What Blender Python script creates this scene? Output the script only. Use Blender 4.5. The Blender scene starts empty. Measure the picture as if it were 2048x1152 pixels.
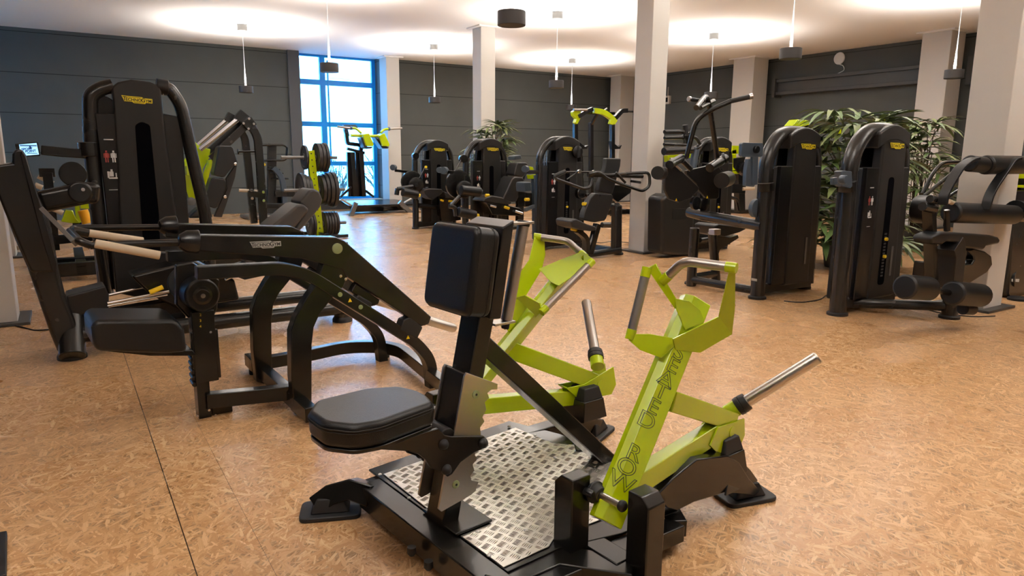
import bpy, bmesh, math, random
from mathutils import Vector, Matrix
V=Vector; PI=math.pi
scene=bpy.context.scene
COL=scene.collection
# ------------------------------------------------------------------ camera
CF,CP,CR,CY,CH=1398.722,0.186238,0.00655688,0.569318,1.30
_fw=V((math.sin(CY)*math.cos(CP),math.cos(CY)*math.cos(CP),-math.sin(CP)))
_r0=V((math.cos(CY),-math.sin(CY),0)); _u0=_r0.cross(_fw)
_rt=math.cos(CR)*_r0+math.sin(CR)*_u0; _up=-math.sin(CR)*_r0+math.cos(CR)*_u0
CAM=V((0,0,CH))
cd=bpy.data.cameras.new('camera'); cam=bpy.data.objects.new('camera',cd); COL.objects.link(cam)
cd.sensor_width=36; cd.lens=CF*36/2048; cd.clip_start=.02; cd.clip_end=200
cam.matrix_world=Matrix(((_rt.x,_up.x,-_fw.x,0),(_rt.y,_up.y,-_fw.y,0),(_rt.z,_up.z,-_fw.z,CH),(0,0,0,1)))
scene.camera=cam
vs=scene.view_settings; vs.view_transform='Standard'; vs.look='None'; vs.gamma=1; vs.use_curve_mapping=False
vs.exposure=0.82
# ------------------------------------------------------------------ world: blue daylight outside
W=bpy.data.worlds.new('daylight'); scene.world=W; W.use_nodes=True
bg=W.node_tree.nodes['Background']; bg.inputs[0].default_value=(0.17,0.55,1.0,1); bg.inputs[1].default_value=17.0
# ------------------------------------------------------------------ lamp layout (pendants throw light up on the ceiling)
CEIL=3.6; DRUMZ=2.47
PENDANTS=[(3.02,13.8),(6.9,13.9),(10.6,13.95),(3.24,9.72),(7.05,9.7),(10.66,9.64),(3.42,5.38),(7.17,5.33),(10.7,5.26),
          (3.4,1.0),(7.2,1.0),(-.6,1.0)]  # this last row is out of view, added as fill light
PEND_W=345.0; PEND_COL=(1.0,.96,.91)
def uplight(x,y,z):
    l=bpy.data.lights.new('uplight','SPOT'); l.energy=PEND_W; l.color=PEND_COL
    l.spot_size=math.radians(164); l.spot_blend=1.0; l.shadow_soft_size=.10
    o=bpy.data.objects.new('uplight',l); COL.objects.link(o); o.location=(x,y,z); o.rotation_euler=(PI,0,0); return o
# ------------------------------------------------------------------ pixel -> point helpers (real planes in the room)
def _ray(px,py): return _fw+_rt*((px-1024)/CF)-_up*((py-576)/CF)
def hit(px,py,p0,n):
    d=_ray(px,py); return CAM+d*((V(p0)-CAM).dot(V(n))/d.dot(V(n)))
class Fr:
    def __init__(s,x,y,deg=0.):
        s.x,s.y,s.r=x,y,math.radians(deg); s.M=Matrix.Translation((x,y,0))@Matrix.Rotation(s.r,4,'Z'); s.I=s.M.inverted()
    def _h(s,px,py,p,n):
        return s.I@hit(px,py,s.M@V(p),(s.M.to_3x3()@V(n)))
    def b(s,px,py,b=0.): return s._h(px,py,(0,b,0),(0,1,0))
    def a(s,px,py,a=0.): return s._h(px,py,(a,0,0),(1,0,0))
    def z(s,px,py,z=0.): return s._h(px,py,(0,0,z),(0,0,1))
    def pl(s,px,py,p,n): return s._h(px,py,p,n)
    def bs(s,pts,b): return [s.b(x,y,b) for x,y in pts]
    def zs(s,pts,z): return [s.z(x,y,z) for x,y in pts]
# ------------------------------------------------------------------ materials
MATS={}
def mat(name,col,rough=.5,metal=0,coat=0,emit=0,bump=0,bscale=200,spec=.5,var=0):
    m=bpy.data.materials.new(name); m.use_nodes=True; nt=m.node_tree; b=nt.nodes['Principled BSDF']
    b.inputs['Base Color'].default_value=(*col,1); b.inputs['Roughness'].default_value=rough
    b.inputs['Metallic'].default_value=metal; b.inputs['Coat Weight'].default_value=coat; b.inputs['Coat Roughness'].default_value=.10; b.inputs['Specular IOR Level'].default_value=spec
    if emit: b.inputs['Emission Color'].default_value=(*col,1); b.inputs['Emission Strength'].default_value=emit
    tc=nt.nodes.new('ShaderNodeTexCoord')
    n=nt.nodes.new('ShaderNodeTexNoise'); n.inputs['Scale'].default_value=bscale; n.inputs['Detail'].default_value=3
    nt.links.new(tc.outputs['Object'],n.inputs['Vector'])
    if bump:
        bp=nt.nodes.new('ShaderNodeBump'); bp.inputs['Strength'].default_value=bump; bp.inputs['Distance'].default_value=.002
        nt.links.new(n.outputs['Fac'],bp.inputs['Height']); nt.links.new(bp.outputs['Normal'],b.inputs['Normal'])
    if not emit:
        n2=nt.nodes.new('ShaderNodeTexNoise'); n2.inputs['Scale'].default_value=7; nt.links.new(tc.outputs['Object'],n2.inputs['Vector'])
        mr=nt.nodes.new('ShaderNodeMapRange'); mr.inputs[3].default_value=max(0,rough-.012); mr.inputs[4].default_value=rough+.012
        nt.links.new(n2.outputs['Fac'],mr.inputs[0]); nt.links.new(mr.outputs[0],b.inputs['Roughness'])
    MATS[name]=m; return m
BLK=mat('black_powder_coat',(.0065,.0062,.006),.26,coat=.35,spec=.38,bump=.12,bscale=900)
TUBE=mat('anthracite_tube_paint',(.0165,.0155,.0148),.27,coat=.2,spec=.45,bump=.1,bscale=900)
SHR=mat('anthracite_plastic_shroud',(.0165,.0150,.0142),.38,spec=.4,bump=.15,bscale=700)
DRK=mat('black_gloss_plastic',(.008,.008,.009),.25)
PAD=mat('black_vinyl',(.0075,.0075,.008),.38,spec=.42,bump=.35,bscale=420)
SLOT=mat('slot_black',(.002,.002,.003),1.0,spec=.05)
MPAD=mat('dark_grey_vinyl',(.018,.0175,.018),.42,bump=.3,bscale=420)
GPAD=mat('grey_vinyl',(.055,.052,.050),.5,bump=.35,bscale=420)
RUB=mat('black_rubber',(.012,.012,.013),.55)
LIM=mat('lime_green_paint',(.47,.60,.002),.22,coat=.5)
STL=mat('brushed_steel',(.55,.53,.50),.3,metal=1,bump=.15,bscale=90)
GRIPM=mat('satin_nickel_tube',(.42,.39,.36),.38,metal=1)
CHR=mat('polished_chrome',(.75,.75,.76),.12,metal=1)
BEI=mat('beige_grip_tape',(.52,.42,.30),.6)
YEL=mat('yellow_plastic',(.85,.60,.01),.35)
ORG=mat('orange_yellow_plastic',(.9,.42,.01),.35)
LOGO_Y=mat('yellow_badge',(.88,.72,.01),.4)
LOGO_S=mat('silver_badge',(.40,.40,.38),.4)
INK=mat('black_ink',(.004,.004,.004),.5)
WHT=mat('white_print',(.6,.6,.58),.5)
RED=mat('red_print',(.35,.04,.03),.5)
GRN=mat('pale_green_cap',(.34,.40,.20),.3,metal=.4)
CST=mat('cast_iron_plate',(.022,.019,.018),.38,bump=.2,bscale=300)
COLM=mat('cream_white_paint',(.60,.57,.53),.75,bump=.05,bscale=60)
CEM=mat('white_ceiling_paint',(.86,.83,.80),.9,bump=.05,bscale=40)
TRIM=mat('grey_base_plate',(.05,.05,.05),.4)
DRUM=mat('dark_grey_drum',(.045,.042,.042),.5)
CANO=mat('light_grey_canopy',(.10,.095,.09),.5)
WIRE=mat('grey_steel_cable',(.40,.40,.42),.35,metal=.3)
LEDM=mat('lamp_disc',(1.0,.84,.66),emit=14)
BLU=mat('window_frame_blue_glare',(.0,.33,1.0),.35)  # blue daylight glare is put into the frame colour
TAUPE=mat('silver_grey_metal',(.17,.165,.16),.4,metal=.5)
FACADE=mat('white_render',(.85,.88,.9),.8)
GRASSM=mat('outdoor_gravel',(.30,.34,.38),.9)
BLUEG=mat('slate_plastic_window_tint',(.055,.075,.10),.3)  # slate plastic with blue window light tinted into the colour
# ------------------------------------------------------------------ mesh builder
def fillet(pts,r,n=5,closed=False):
    pts=[V(p) for p in pts]; out=[]; N=len(pts)
    for i,p in enumerate(pts):
        if not closed and i in(0,N-1): out.append(p); continue
        a=pts[i-1]; c=pts[(i+1)%N]; u=(a-p); w=(c-p); lu,lw=u.length,w.length
        rr=r[i] if isinstance(r,(list,tuple)) else r
        d=min(rr,lu*.48,lw*.48)
        if d<1e-5 or u.angle(w,PI)>PI-.03: out.append(p); continue
        p0=p+u.normalized()*d; p1=p+w.normalized()*d
        for k in range(n+1):
            t=k/n; out.append(p0*(1-t)**2+p*2*t*(1-t)+p1*t*t)
    return out
class MB:
    def __init__(s): s.v=[]; s.f=[]
    def add(s,vs,fs):
        o=len(s.v); s.v+= [V(x) for x in vs]; s.f+=[tuple(i+o for i in f) for f in fs]; return s
    def sweep(s,path,sec,up=None,closed=False,scales=None):
        path=[V(p) for p in path]; N=len(path); rings=[]; prev=None
        for i,p in enumerate(path):
            if closed: a=path[i-1]; c=path[(i+1)%N]
            else: a=path[max(i-1,0)]; c=path[min(i+1,N-1)]
            t1=(p-a); t2=(c-p)
            t=((t1.normalized() if t1.length>1e-9 else V((0,0,0)))+(t2.normalized() if t2.length>1e-9 else V((0,0,0)))).normalized()
            if up is not None: u=V(up); u=(u-t*u.dot(t))
            elif prev is None:
                u=V((0,0,1)) if abs(t.z)<.9 else V((1,0,0)); u=u-t*u.dot(t)
            else: u=prev-t*prev.dot(t)
            u.normalize(); prev=u.copy(); w=t.cross(u)
            k=1.
            if up is not None and 0<i<N-1 and t1.length>1e-9 and t2.length>1e-9:
                h=t1.angle(t2)/2; k=min(1/max(math.cos(h),.3),2)
            sc=scales[i] if scales else 1
            rings.append([p+u*(a_*sc)+w*(b_*k*sc) for a_,b_ in sec])
        M=len(sec); vs=[q for r in rings for q in r]; fs=[]
        for i in range(N if closed else N-1):
            j=(i+1)%N
            for m in range(M):
                n_=(m+1)%M; fs.append((i*M+m,i*M+n_,j*M+n_,j*M+m))
        if not closed: fs.append(tuple(range(M))[::-1]); fs.append(tuple((N-1)*M+m for m in range(M)))
        return s.add(vs,fs)
    def tube(s,pts,r,bend=0,n=14,closed=False,fn=5,scales=None,rz=1.):
        p=fillet(pts,bend,fn,closed) if bend else pts
        return s.sweep(p,[(r*rz*math.cos(2*PI*k/n),r*math.sin(2*PI*k/n)) for k in range(n)],closed=closed,scales=scales)
    def beam(s,pts,w,h,up=(0,1,0),bend=0,fn=5):
        # w = size along up, h = size across in the bend plane
        p=fillet(pts,bend,fn) if bend else pts
        return s.sweep(p,[(-w/2,-h/2),(w/2,-h/2),(w/2,h/2),(-w/2,h/2)],up=up)
    def cyl(s,p0,p1,r,r1=None,n=20):
        p0=V(p0);p1=V(p1); t=(p1-p0).normalized(); u=V((0,0,1)) if abs(t.z)<.9 else V((1,0,0)); u=(u-t*u.dot(t)).normalized(); w=t.cross(u)
        r1=r if r1 is None else r1
        vs=[p+u*(q*math.cos(2*PI*k/n))+w*(q*math.sin(2*PI*k/n)) for p,q in((p0,r),(p1,r1)) for k in range(n)]
        fs=[(k,(k+1)%n,n+(k+1)%n,n+k) for k in range(n)]+[tuple(range(n))[::-1],tuple(range(n,2*n))]
        return s.add(vs,fs)
    def lathe(s,p0,axis,prof,n=24):
        # prof: list of (distance along axis, radius)
        p0=V(p0); t=V(axis).normalized(); u=V((0,0,1)) if abs(t.z)<.9 else V((1,0,0)); u=(u-t*u.dot(t)).normalized(); w=t.cross(u)
        vs=[p0+t*d+u*(r*math.cos(2*PI*k/n))+w*(r*math.sin(2*PI*k/n)) for d,r in prof for k in range(n)]; m=len(prof)
        fs=[(i*n+k,i*n+(k+1)%n,(i+1)*n+(k+1)%n,(i+1)*n+k) for i in range(m-1) for k in range(n)]
        fs+=[tuple(range(n))[::-1],tuple((m-1)*n+k for k in range(n))]
        return s.add(vs,fs)
    def prism(s,pts,vec,top=None):
        pts=[V(p) for p in pts]; n=len(pts); vec=V(vec); tp=[V(p)+vec for p in (top or pts)]
        return s.add(pts+tp,[tuple(range(n))[::-1],tuple(range(n,2*n))]+[(k,(k+1)%n,n+(k+1)%n,n+k) for k in range(n)])
    def cprism(s,pts,vec): # centred on the traced plane
        vec=V(vec); return s.prism([V(p)-vec/2 for p in pts],vec)
    def box(s,c,d,R=None):
        c=V(c); R=R or Matrix.Identity(3); x,y,z=d[0]/2,d[1]/2,d[2]/2
        vs=[c+R@V((i*x,j*y,k*z)) for k in(-1,1) for i,j in((-1,-1),(1,-1),(1,1),(-1,1))]
        return s.add(vs,[(3,2,1,0),(4,5,6,7),(0,1,5,4),(1,2,6,5),(2,3,7,6),(3,0,4,7)])
    def ball(s,c,r,n=12):
        return s.lathe(V(c)-V((0,0,r)),(0,0,1),[(r-r*math.cos(PI*k/n),max(r*math.sin(PI*k/n),1e-4)) for k in range(n+1)],n*2)
def basis(x,y,z):
    return Matrix((V(x).normalized(),V(y).normalized(),V(z).normalized())).transposed()
def part(name,B,m,parent=None,bev=.003,seg=2,ang=38,**kw):
    me=bpy.data.meshes.new(name); me.from_pydata([tuple(v) for v in B.v],[],B.f); me.update()
    bm=bmesh.new(); bm.from_mesh(me); bmesh.ops.remove_doubles(bm,verts=bm.verts,dist=1e-5); bmesh.ops.recalc_face_normals(bm,faces=bm.faces); bm.to_mesh(me); bm.free()
    me.materials.append(m)
    me.shade_smooth() if hasattr(me,'shade_smooth') else [setattr(p,'use_smooth',True) for p in me.polygons]
    me.set_sharp_from_angle(angle=math.radians(ang))
    o=bpy.data.objects.new(name,me); COL.objects.link(o); o.parent=parent
    if bev:
        md=o.modifiers.new('bevel','BEVEL'); md.width=bev; md.segments=seg; md.limit_method='ANGLE'; md.angle_limit=math.radians(40); md.harden_normals=(seg>2)
    for k,v in kw.items(): o[k]=v
    return o
def thing(name,F,label,cat,group=None):
    o=bpy.data.objects.new(name,None); COL.objects.link(o); o.empty_display_size=.2
    o.location=(F.x,F.y,0); o.rotation_euler=(0,0,F.r); o['label']=label; o['category']=cat
    if group: o['group']=group
    return o
def tag(o,label,cat,group=None):
    o['label']=label; o['category']=cat
    if group: o['group']=group
    return o
def structure(name,B,m,bev=0,**kw): return part(name,B,m,None,bev,kind='structure',**kw)
def text(name,s,size,m,parent,origin,x,y,ext=.0006,outline=0,align='CENTER',shear=0,bold=0,sx=1.,raw=False):
    cu=bpy.data.curves.new(name,'FONT'); cu.body=s; cu.size=size; cu.align_x=align; cu.align_y='CENTER'; cu.extrude=ext; cu.shear=shear
    if outline: cu.fill_mode='NONE'; cu.extrude=0; cu.bevel_depth=outline; cu.bevel_resolution=0
    if bold: cu.offset=bold
    t=bpy.data.objects.new(name,cu); COL.objects.link(t)
    dg=bpy.context.evaluated_depsgraph_get(); me=bpy.data.meshes.new_from_object(t.evaluated_get(dg))
    bpy.data.objects.remove(t)
    X=V(x).normalized(); Y=V(y); Y=Y.normalized() if raw else (Y-X*Y.dot(X)).normalized(); Z=X.cross(Y).normalized()
    R=Matrix((X*sx,Y,Z)).transposed().to_4x4(); me.transform(Matrix.Translation(V(origin))@R)
    me.materials.clear(); me.materials.append(m)
    o=bpy.data.objects.new(name,me); COL.objects.link(o); o.parent=parent; return o
def badge(parent,origin,x,y,w,m,name='brand_badge',letters=True):
    # badge outline: wide tab with stepped ends
    X=V(x).normalized(); Y=V(y).normalized(); Z=X.cross(Y); o=V(origin); u=w/10.
    P=[(-5,1.15),(1.6,1.15),(2.1,.85),(5,.85),(5,-.75),(2.9,-.75),(2.6,-1.2),(-1,-1.2),(-1.6,-.8),(-4.1,-.8),(-4.5,.2)]
    B=MB().prism([o+X*(a*u)+Y*(b*u) for a,b in P],Z*.002)
    pb=part(name,B,m,parent,0)
    if letters:
        q=text('lettering','T',u*2.1,INK,pb,o+Z*.0026-X*(4.0*u)+Y*.05*u,X,Y,ext=.0003,bold=u*.03)
        text('lettering','ECHNO',u*1.45,INK,pb,o+Z*.0026-X*(1.1*u)-Y*.1*u,X,Y,ext=.0003,bold=u*.03)
        text('lettering','G',u*1.9,INK,pb,o+Z*.0026+X*(2.0*u)-Y*.0*u,X,Y,ext=.0003,bold=u*.03)
        text('lettering','YM',u*1.45,INK,pb,o+Z*.0026+X*(3.75*u)-Y*.1*u,X,Y,ext=.0003,bold=u*.03)
        L=MB().prism([o+Z*.0022+X*(a*u)+Y*(b*u) for a,b in((-4.2,.75),(1.2,.75),(1.2,.88),(-4.2,.88))],Z*.0006)
        L.prism([o+Z*.0022+X*(a*u)+Y*(b*u) for a,b in((-1,-.95),(2.3,-.95),(2.3,-.82),(-1,-.82))],Z*.0006)
        part('rule_lines',L,INK,pb,0)
    return pb
# ================================================================== room shell
def osb():
    m=bpy.data.materials.new('oriented_strand_board'); m.use_nodes=True; nt=m.node_tree; L=nt.links; b=nt.nodes['Principled BSDF']
    def nd(t,**k):
        n=nt.nodes.new(t)
        for a,v in k.items(): setattr(n,a,v)
        return n
    tc=nd('ShaderNodeTexCoord'); best=None
    warp=nd('ShaderNodeTexNoise'); warp.inputs['Scale'].default_value=6; L.new(tc.outputs['Object'],warp.inputs['Vector'])
    wadd=nd('ShaderNodeVectorMath',operation='MULTIPLY_ADD'); L.new(warp.outputs['Color'],wadd.inputs[0]); wadd.inputs[1].default_value=(.012,.012,0); L.new(tc.outputs['Object'],wadd.inputs[2])
    for i,(ang,sx,sy) in enumerate([(12,10,56),(47,11,70),(86,10,60),(128,11,54),(162,12,80),(66,15,115),(108,14,100),(30,22,160)]):
        mp=nd('ShaderNodeMapping',vector_type='TEXTURE'); mp.inputs['Rotation'].default_value=(0,0,math.radians(ang)); L.new(wadd.outputs[0],mp.inputs['Vector'])
        ms=nd('ShaderNodeVectorMath',operation='MULTIPLY'); ms.inputs[1].default_value=(sx,sy,0); L.new(mp.outputs[0],ms.inputs[0])
        ad=nd('ShaderNodeVectorMath',operation='ADD'); ad.inputs[1].default_value=(i*7.3,i*3.1,0); L.new(ms.outputs[0],ad.inputs[0])
        vo=nd('ShaderNodeTexVoronoi',voronoi_dimensions='2D'); vo.inputs['Scale'].default_value=1; L.new(ad.outputs[0],vo.inputs['Vector'])
        sp=nd('ShaderNodeSeparateColor'); L.new(vo.outputs['Color'],sp.inputs[0])
        gm=nd('ShaderNodeVectorMath',operation='MULTIPLY'); gm.inputs[1].default_value=(1.2,9,0); L.new(ad.outputs[0],gm.inputs[0])
        gn=nd('ShaderNodeTexNoise'); gn.noise_dimensions='2D'; gn.inputs['Scale'].default_value=1.; gn.inputs['Detail'].default_value=2; L.new(gm.outputs[0],gn.inputs['Vector'])
        # tone = cell random + fibre grain ; height = other random - distance (thin dark rims)
        t1=nd('ShaderNodeMath',operation='MULTIPLY_ADD'); L.new(gn.outputs['Fac'],t1.inputs[0]); t1.inputs[1].default_value=.75; L.new(sp.outputs[0],t1.inputs[2])
        h=nd('ShaderNodeMath',operation='MULTIPLY_ADD'); L.new(vo.outputs['Distance'],h.inputs[0]); h.inputs[1].default_value=-.75; L.new(sp.outputs[1],h.inputs[2])
        if best is None: best=(h,t1)
        else:
            gt=nd('ShaderNodeMath',operation='GREATER_THAN'); L.new(h.outputs[0],gt.inputs[0]); L.new(best[0].outputs[0],gt.inputs[1])
            mx=nd('ShaderNodeMath',operation='MAXIMUM'); L.new(h.outputs[0],mx.inputs[0]); L.new(best[0].outputs[0],mx.inputs[1])
            mi=nd('ShaderNodeMix'); L.new(gt.outputs[0],mi.inputs[0]); L.new(best[1].outputs[0],mi.inputs[2]); L.new(t1.outputs[0],mi.inputs[3])
            best=(mx,mi)
    big=nd('ShaderNodeTexNoise'); big.inputs['Scale'].default_value=1.3; big.inputs['Detail'].default_value=1.5; L.new(tc.outputs['Object'],big.inputs['Vector'])
    s2=nd('ShaderNodeMath',operation='MULTIPLY_ADD'); L.new(big.outputs['Fac'],s2.inputs[0]); s2.inputs[1].default_value=.42; L.new(best[1].outputs[0],s2.inputs[2])
    cr=nd('ShaderNodeValToRGB'); e=cr.color_ramp.elements
    mr=nd('ShaderNodeMapRange'); mr.inputs[1].default_value=.22; mr.inputs[2].default_value=1.62; L.new(s2.outputs[0],mr.inputs[0]); L.new(mr.outputs[0],cr.inputs[0])
    e[0].position=0; e[0].color=(.32,.145,.05,1); e[1].position=1; e[1].color=(.74,.49,.27,1)
    for p,c in((.18,(.45,.235,.095)),(.5,(.55,.31,.142)),(.75,(.62,.37,.18))): q=e.new(p); q.color=(*c,1)
    # thin dark gaps where a low strand shows
    gap=nd('ShaderNodeMapRange'); gap.inputs[1].default_value=.36; gap.inputs[2].default_value=.52; gap.inputs[3].default_value=.62; gap.inputs[4].default_value=1; L.new(best[0].outputs[0],gap.inputs[0])
    mg=nd('ShaderNodeMix',data_type='RGBA',blend_type='MULTIPLY'); mg.inputs[0].default_value=1; L.new(cr.outputs[0],mg.inputs[6]); L.new(gap.outputs[0],mg.inputs[7])
    # board joints: 2.5 x 1.25 m sheets
    sx=nd('ShaderNodeSeparateXYZ'); L.new(tc.outputs['Object'],sx.inputs[0])
    def joint(sock,off,per,w):
        a=nd('ShaderNodeMath',operation='ADD'); L.new(sock,a.inputs[0]); a.inputs[1].default_value=off
        mo=nd('ShaderNodeMath',operation='PINGPONG'); L.new(a.outputs[0],mo.inputs[0]); mo.inputs[1].default_value=per/2
        lt=nd('ShaderNodeMath',operation='LESS_THAN'); L.new(mo.outputs[0],lt.inputs[0]); lt.inputs[1].default_value=w; return lt
    j1=joint(sx.outputs[0],-.245,5.0,.0018); j2=joint(sx.outputs[0],-.455,5.0,.0005)
    jm=nd('ShaderNodeMath',operation='MAXIMUM'); L.new(j1.outputs[0],jm.inputs[0]); L.new(j2.outputs[0],jm.inputs[1])
    mj=nd('ShaderNodeMix',data_type='RGBA'); L.new(jm.outputs[0],mj.inputs[0]); L.new(mg.outputs[2],mj.inputs[6]); mj.inputs[7].default_value=(.03,.015,.008,1)
    L.new(mj.outputs[2],b.inputs['Base Color'])
    bp=nd('ShaderNodeBump'); bp.inputs['Strength'].default_value=.22; bp.inputs['Distance'].default_value=.0015; L.new(best[1].outputs[0],bp.inputs['Height']); L.new(bp.outputs[0],b.inputs['Normal'])
    rr=nd('ShaderNodeMapRange'); rr.inputs[3].default_value=.25; rr.inputs[4].default_value=.30; L.new(big.outputs['Fac'],rr.inputs[0]); L.new(rr.outputs[0],b.inputs['Roughness'])
    b.inputs['Specular IOR Level'].default_value=.5
    return m
def wallmat():
    m=bpy.data.materials.new('dark_green_grey_wall_panels'); m.use_nodes=True; nt=m.node_tree; L=nt.links; b=nt.nodes['Principled BSDF']
    b.inputs['Roughness'].default_value=.7; b.inputs['Specular IOR Level'].default_value=.3
    tc=nt.nodes.new('ShaderNodeTexCoord'); sx=nt.nodes.new('ShaderNodeSeparateXYZ'); L.new(tc.outputs['Object'],sx.inputs[0])
    a=nt.nodes.new('ShaderNodeMath'); a.operation='ADD'; a.inputs[1].default_value=-1.31; L.new(sx.outputs[2],a.inputs[0])
    mo=nt.nodes.new('ShaderNodeMath'); mo.operation='PINGPONG'; mo.inputs[1].default_value=.37; L.new(a.outputs[0],mo.inputs[0])
    lt=nt.nodes.new('ShaderNodeMath'); lt.operation='LESS_THAN'; lt.inputs[1].default_value=.006; L.new(mo.outputs[0],lt.inputs[0])
    n=nt.nodes.new('ShaderNodeTexNoise'); n.inputs['Scale'].default_value=2; L.new(tc.outputs['Object'],n.inputs['Vector'])
    cr=nt.nodes.new('ShaderNodeValToRGB'); cr.color_ramp.elements[0].color=(.086,.094,.092,1); cr.color_ramp.elements[1].color=(.104,.114,.112,1); L.new(n.outputs['Fac'],cr.inputs[0])
    mi=nt.nodes.new('ShaderNodeMix'); mi.data_type='RGBA'; L.new(lt.outputs[0],mi.inputs[0]); L.new(cr.outputs[0],mi.inputs[6]); mi.inputs[7].default_value=(.015,.016,.016,1)
    L.new(mi.outputs[2],b.inputs['Base Color']); return m
FLOOR=osb(); WALL=wallmat()
X0,X1,Y0,Y1=-5.,14.5,-3.5,16.5
def slab(name,lo,hi,m,**k):
    lo=V(lo);hi=V(hi); return structure(name,MB().box((lo+hi)/2,hi-lo),m,**k)
slab('floor',(X0-.2,Y0-.2,-.12),(X1+.2,17.2,0),FLOOR)
slab('ceiling',(X0-.2,Y0-.2,CEIL),(X1+.2,17.2,CEIL+.15),CEM)
ly0,ly1=13.4,14.2   # opening for the side window, beyond the left edge of the view
structure('wall_left',MB().box((X0-.1,(Y0+ly0)/2,CEIL/2),(.2,ly0-Y0,CEIL)).box((X0-.1,(ly1+17.2)/2,CEIL/2),(.2,17.2-ly1,CEIL)).box((X0-.1,(ly0+ly1)/2,.12),(.2,ly1-ly0,.24)),WALL)
sf=MB()
for y in(ly0+.03,ly1-.03): sf.box((X0-.1,y,(.24+CEIL)/2),(.09,.09,CEIL-.24))
for z in(.28,1.35,2.45,CEIL-.03): sf.box((X0-.1,(ly0+ly1)/2,z),(.08,ly1-ly0,.09))
structure('window_2',sf,BLU,bev=.004)
structure('wall_blocking_sky_left',MB().box((-11,12,7),(.4,30,14)),FACADE)  # unseen wall added to cut the sky light through the side window
slab('wall_right',(X1,Y0,0),(X1+.2,17.2,CEIL),WALL)
slab('wall_front',(X0,Y0-.2,0),(X1,Y0,CEIL),COLM)
wx0,wx1,wz0=4.79,6.74,.22
structure('wall_back',MB().box(((X0+wx0)/2,16.7,CEIL/2),(wx0-X0,.4,CEIL)).box(((wx1+X1)/2,16.7,CEIL/2),(X1-wx1,.4,CEIL)).box(((wx0+wx1)/2,16.8,wz0/2),(wx1-wx0,.2,wz0)),WALL)
structure('trim_1',MB().box((4.66,16.47,CEIL/2),(.26,.07,CEIL)),mat('grey_pilaster',(.085,.09,.10),.6),bev=.004)
# window: frame with blue daylight glare in its colour, panes
def window(name='window_1',wx0=wx0,wx1=wx1):
    y=16.86; fr=MB()
    for x,w in((wx0+.03,.07),(wx0+.64,.13),(wx1-.04,.10)): fr.box((x,y,(wz0+CEIL)/2),(w,.09,CEIL-wz0))
    for z,w in((wz0+.04,.10),(1.10,.10),(2.02,.11),(2.98,.12),(CEIL-.02,.06)): fr.box(((wx0+wx1)/2,y,z),(wx1-wx0,.08,w))
    fr.box((wx0+.77,y-.02,2.3),(.03,.06,CEIL-wz0-1.0))
    w=structure(name,fr,BLU,bev=.004)
    g=bpy.data.materials.new('window_glass'); g.use_nodes=True; nt=g.node_tree; nt.nodes.clear()
    o=nt.nodes.new('ShaderNodeOutputMaterial'); mx=nt.nodes.new('ShaderNodeMixShader'); tr=nt.nodes.new('ShaderNodeBsdfTransparent'); gl=nt.nodes.new('ShaderNodeBsdfGlossy')
    tr.inputs[0].default_value=(.93,.97,1,1); gl.inputs['Roughness'].default_value=.02; fz=nt.nodes.new('ShaderNodeFresnel'); fz.inputs[0].default_value=1.45
    nt.links.new(fz.outputs[0],mx.inputs[0]); nt.links.new(tr.outputs[0],mx.inputs[1]); nt.links.new(gl.outputs[0],mx.inputs[2]); nt.links.new(mx.outputs[0],o.inputs[0])
    part('pane',MB().box(((wx0+wx1)/2,y+.01,(wz0+CEIL)/2),(wx1-wx0,.008,CEIL-wz0)),g,w,0)
    part('window_sill',MB().box(((wx0+wx1)/2,16.66,wz0+.012),(wx1-wx0-.005,.30,.025)),COLM,w,.004)
window()
structure('trim_2',MB().box((6.80,16.66,CEIL/2),(.10,.36,CEIL)),COLM)
# outside: facade, ground
structure('wall_outside',MB().box((8,26,7),(37,.4,14)),FACADE)
of=MB()
for x in(4.,6.4,8.8,11.2,13.6,16.):
    for z in(.9,4.0,7.1): of.box((x,25.75,z+.9),(1.3,.08,1.7))
structure('trim_3',of,mat('pale_facade_windows',(.60,.72,.80),.2),bev=0)
slab('ground_outside',(-10.8,17.2,-.3),(30,26,-.02),GRASSM)
# leafless shrubs outside the window
def shrub(x,y,h,seed,label):
    rnd=random.Random(seed); F=Fr(x,y); T=thing('shrub',F,label,'shrub','bare shrubs outside the window'); S=MB(); L=MB()
    for i in range(46):
        a=rnd.uniform(0,2*PI); r=rnd.uniform(.1,.9); p0=V((rnd.uniform(-.1,.1),rnd.uniform(-.1,.1),-.02)); e=V((math.cos(a)*r,math.sin(a)*r*.6,h*rnd.uniform(.4,1))); m=p0.lerp(e,.5)+V((rnd.uniform(-.1,.1),0,.15))
        S.tube([p0,m,e],.012,bend=.3,n=5,fn=2)
        for j in range(9):
            q=m.lerp(e,rnd.random())+V((rnd.uniform(-.12,.12),rnd.uniform(-.1,.1),rnd.uniform(-.1,.12))); d=V((rnd.uniform(-1,1),rnd.uniform(-1,1),rnd.uniform(-.5,1))).normalized()*.07; n=d.cross(V((0,0,1)))*.35
            L.add([q-d,q+n,q+d,q-n],[(0,1,2,3)])
    part('branches',S,mat_x('branch_grey',(.10,.09,.08)),T,0); part('foliage',L,mat_x('shrub_leaf',(.10,.16,.10)),T,0)
_mx={}
def mat_x(n,c):
    if n not in _mx: _mx[n]=mat(n,c,.7)
    return _mx[n]
shrub(7.5,18.3,1.5,1,'bare leafy shrub outside the window, at right'); shrub(6.3,18.9,1.2,2,'bare leafy shrub outside the window, at left behind the squat machine')
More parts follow.
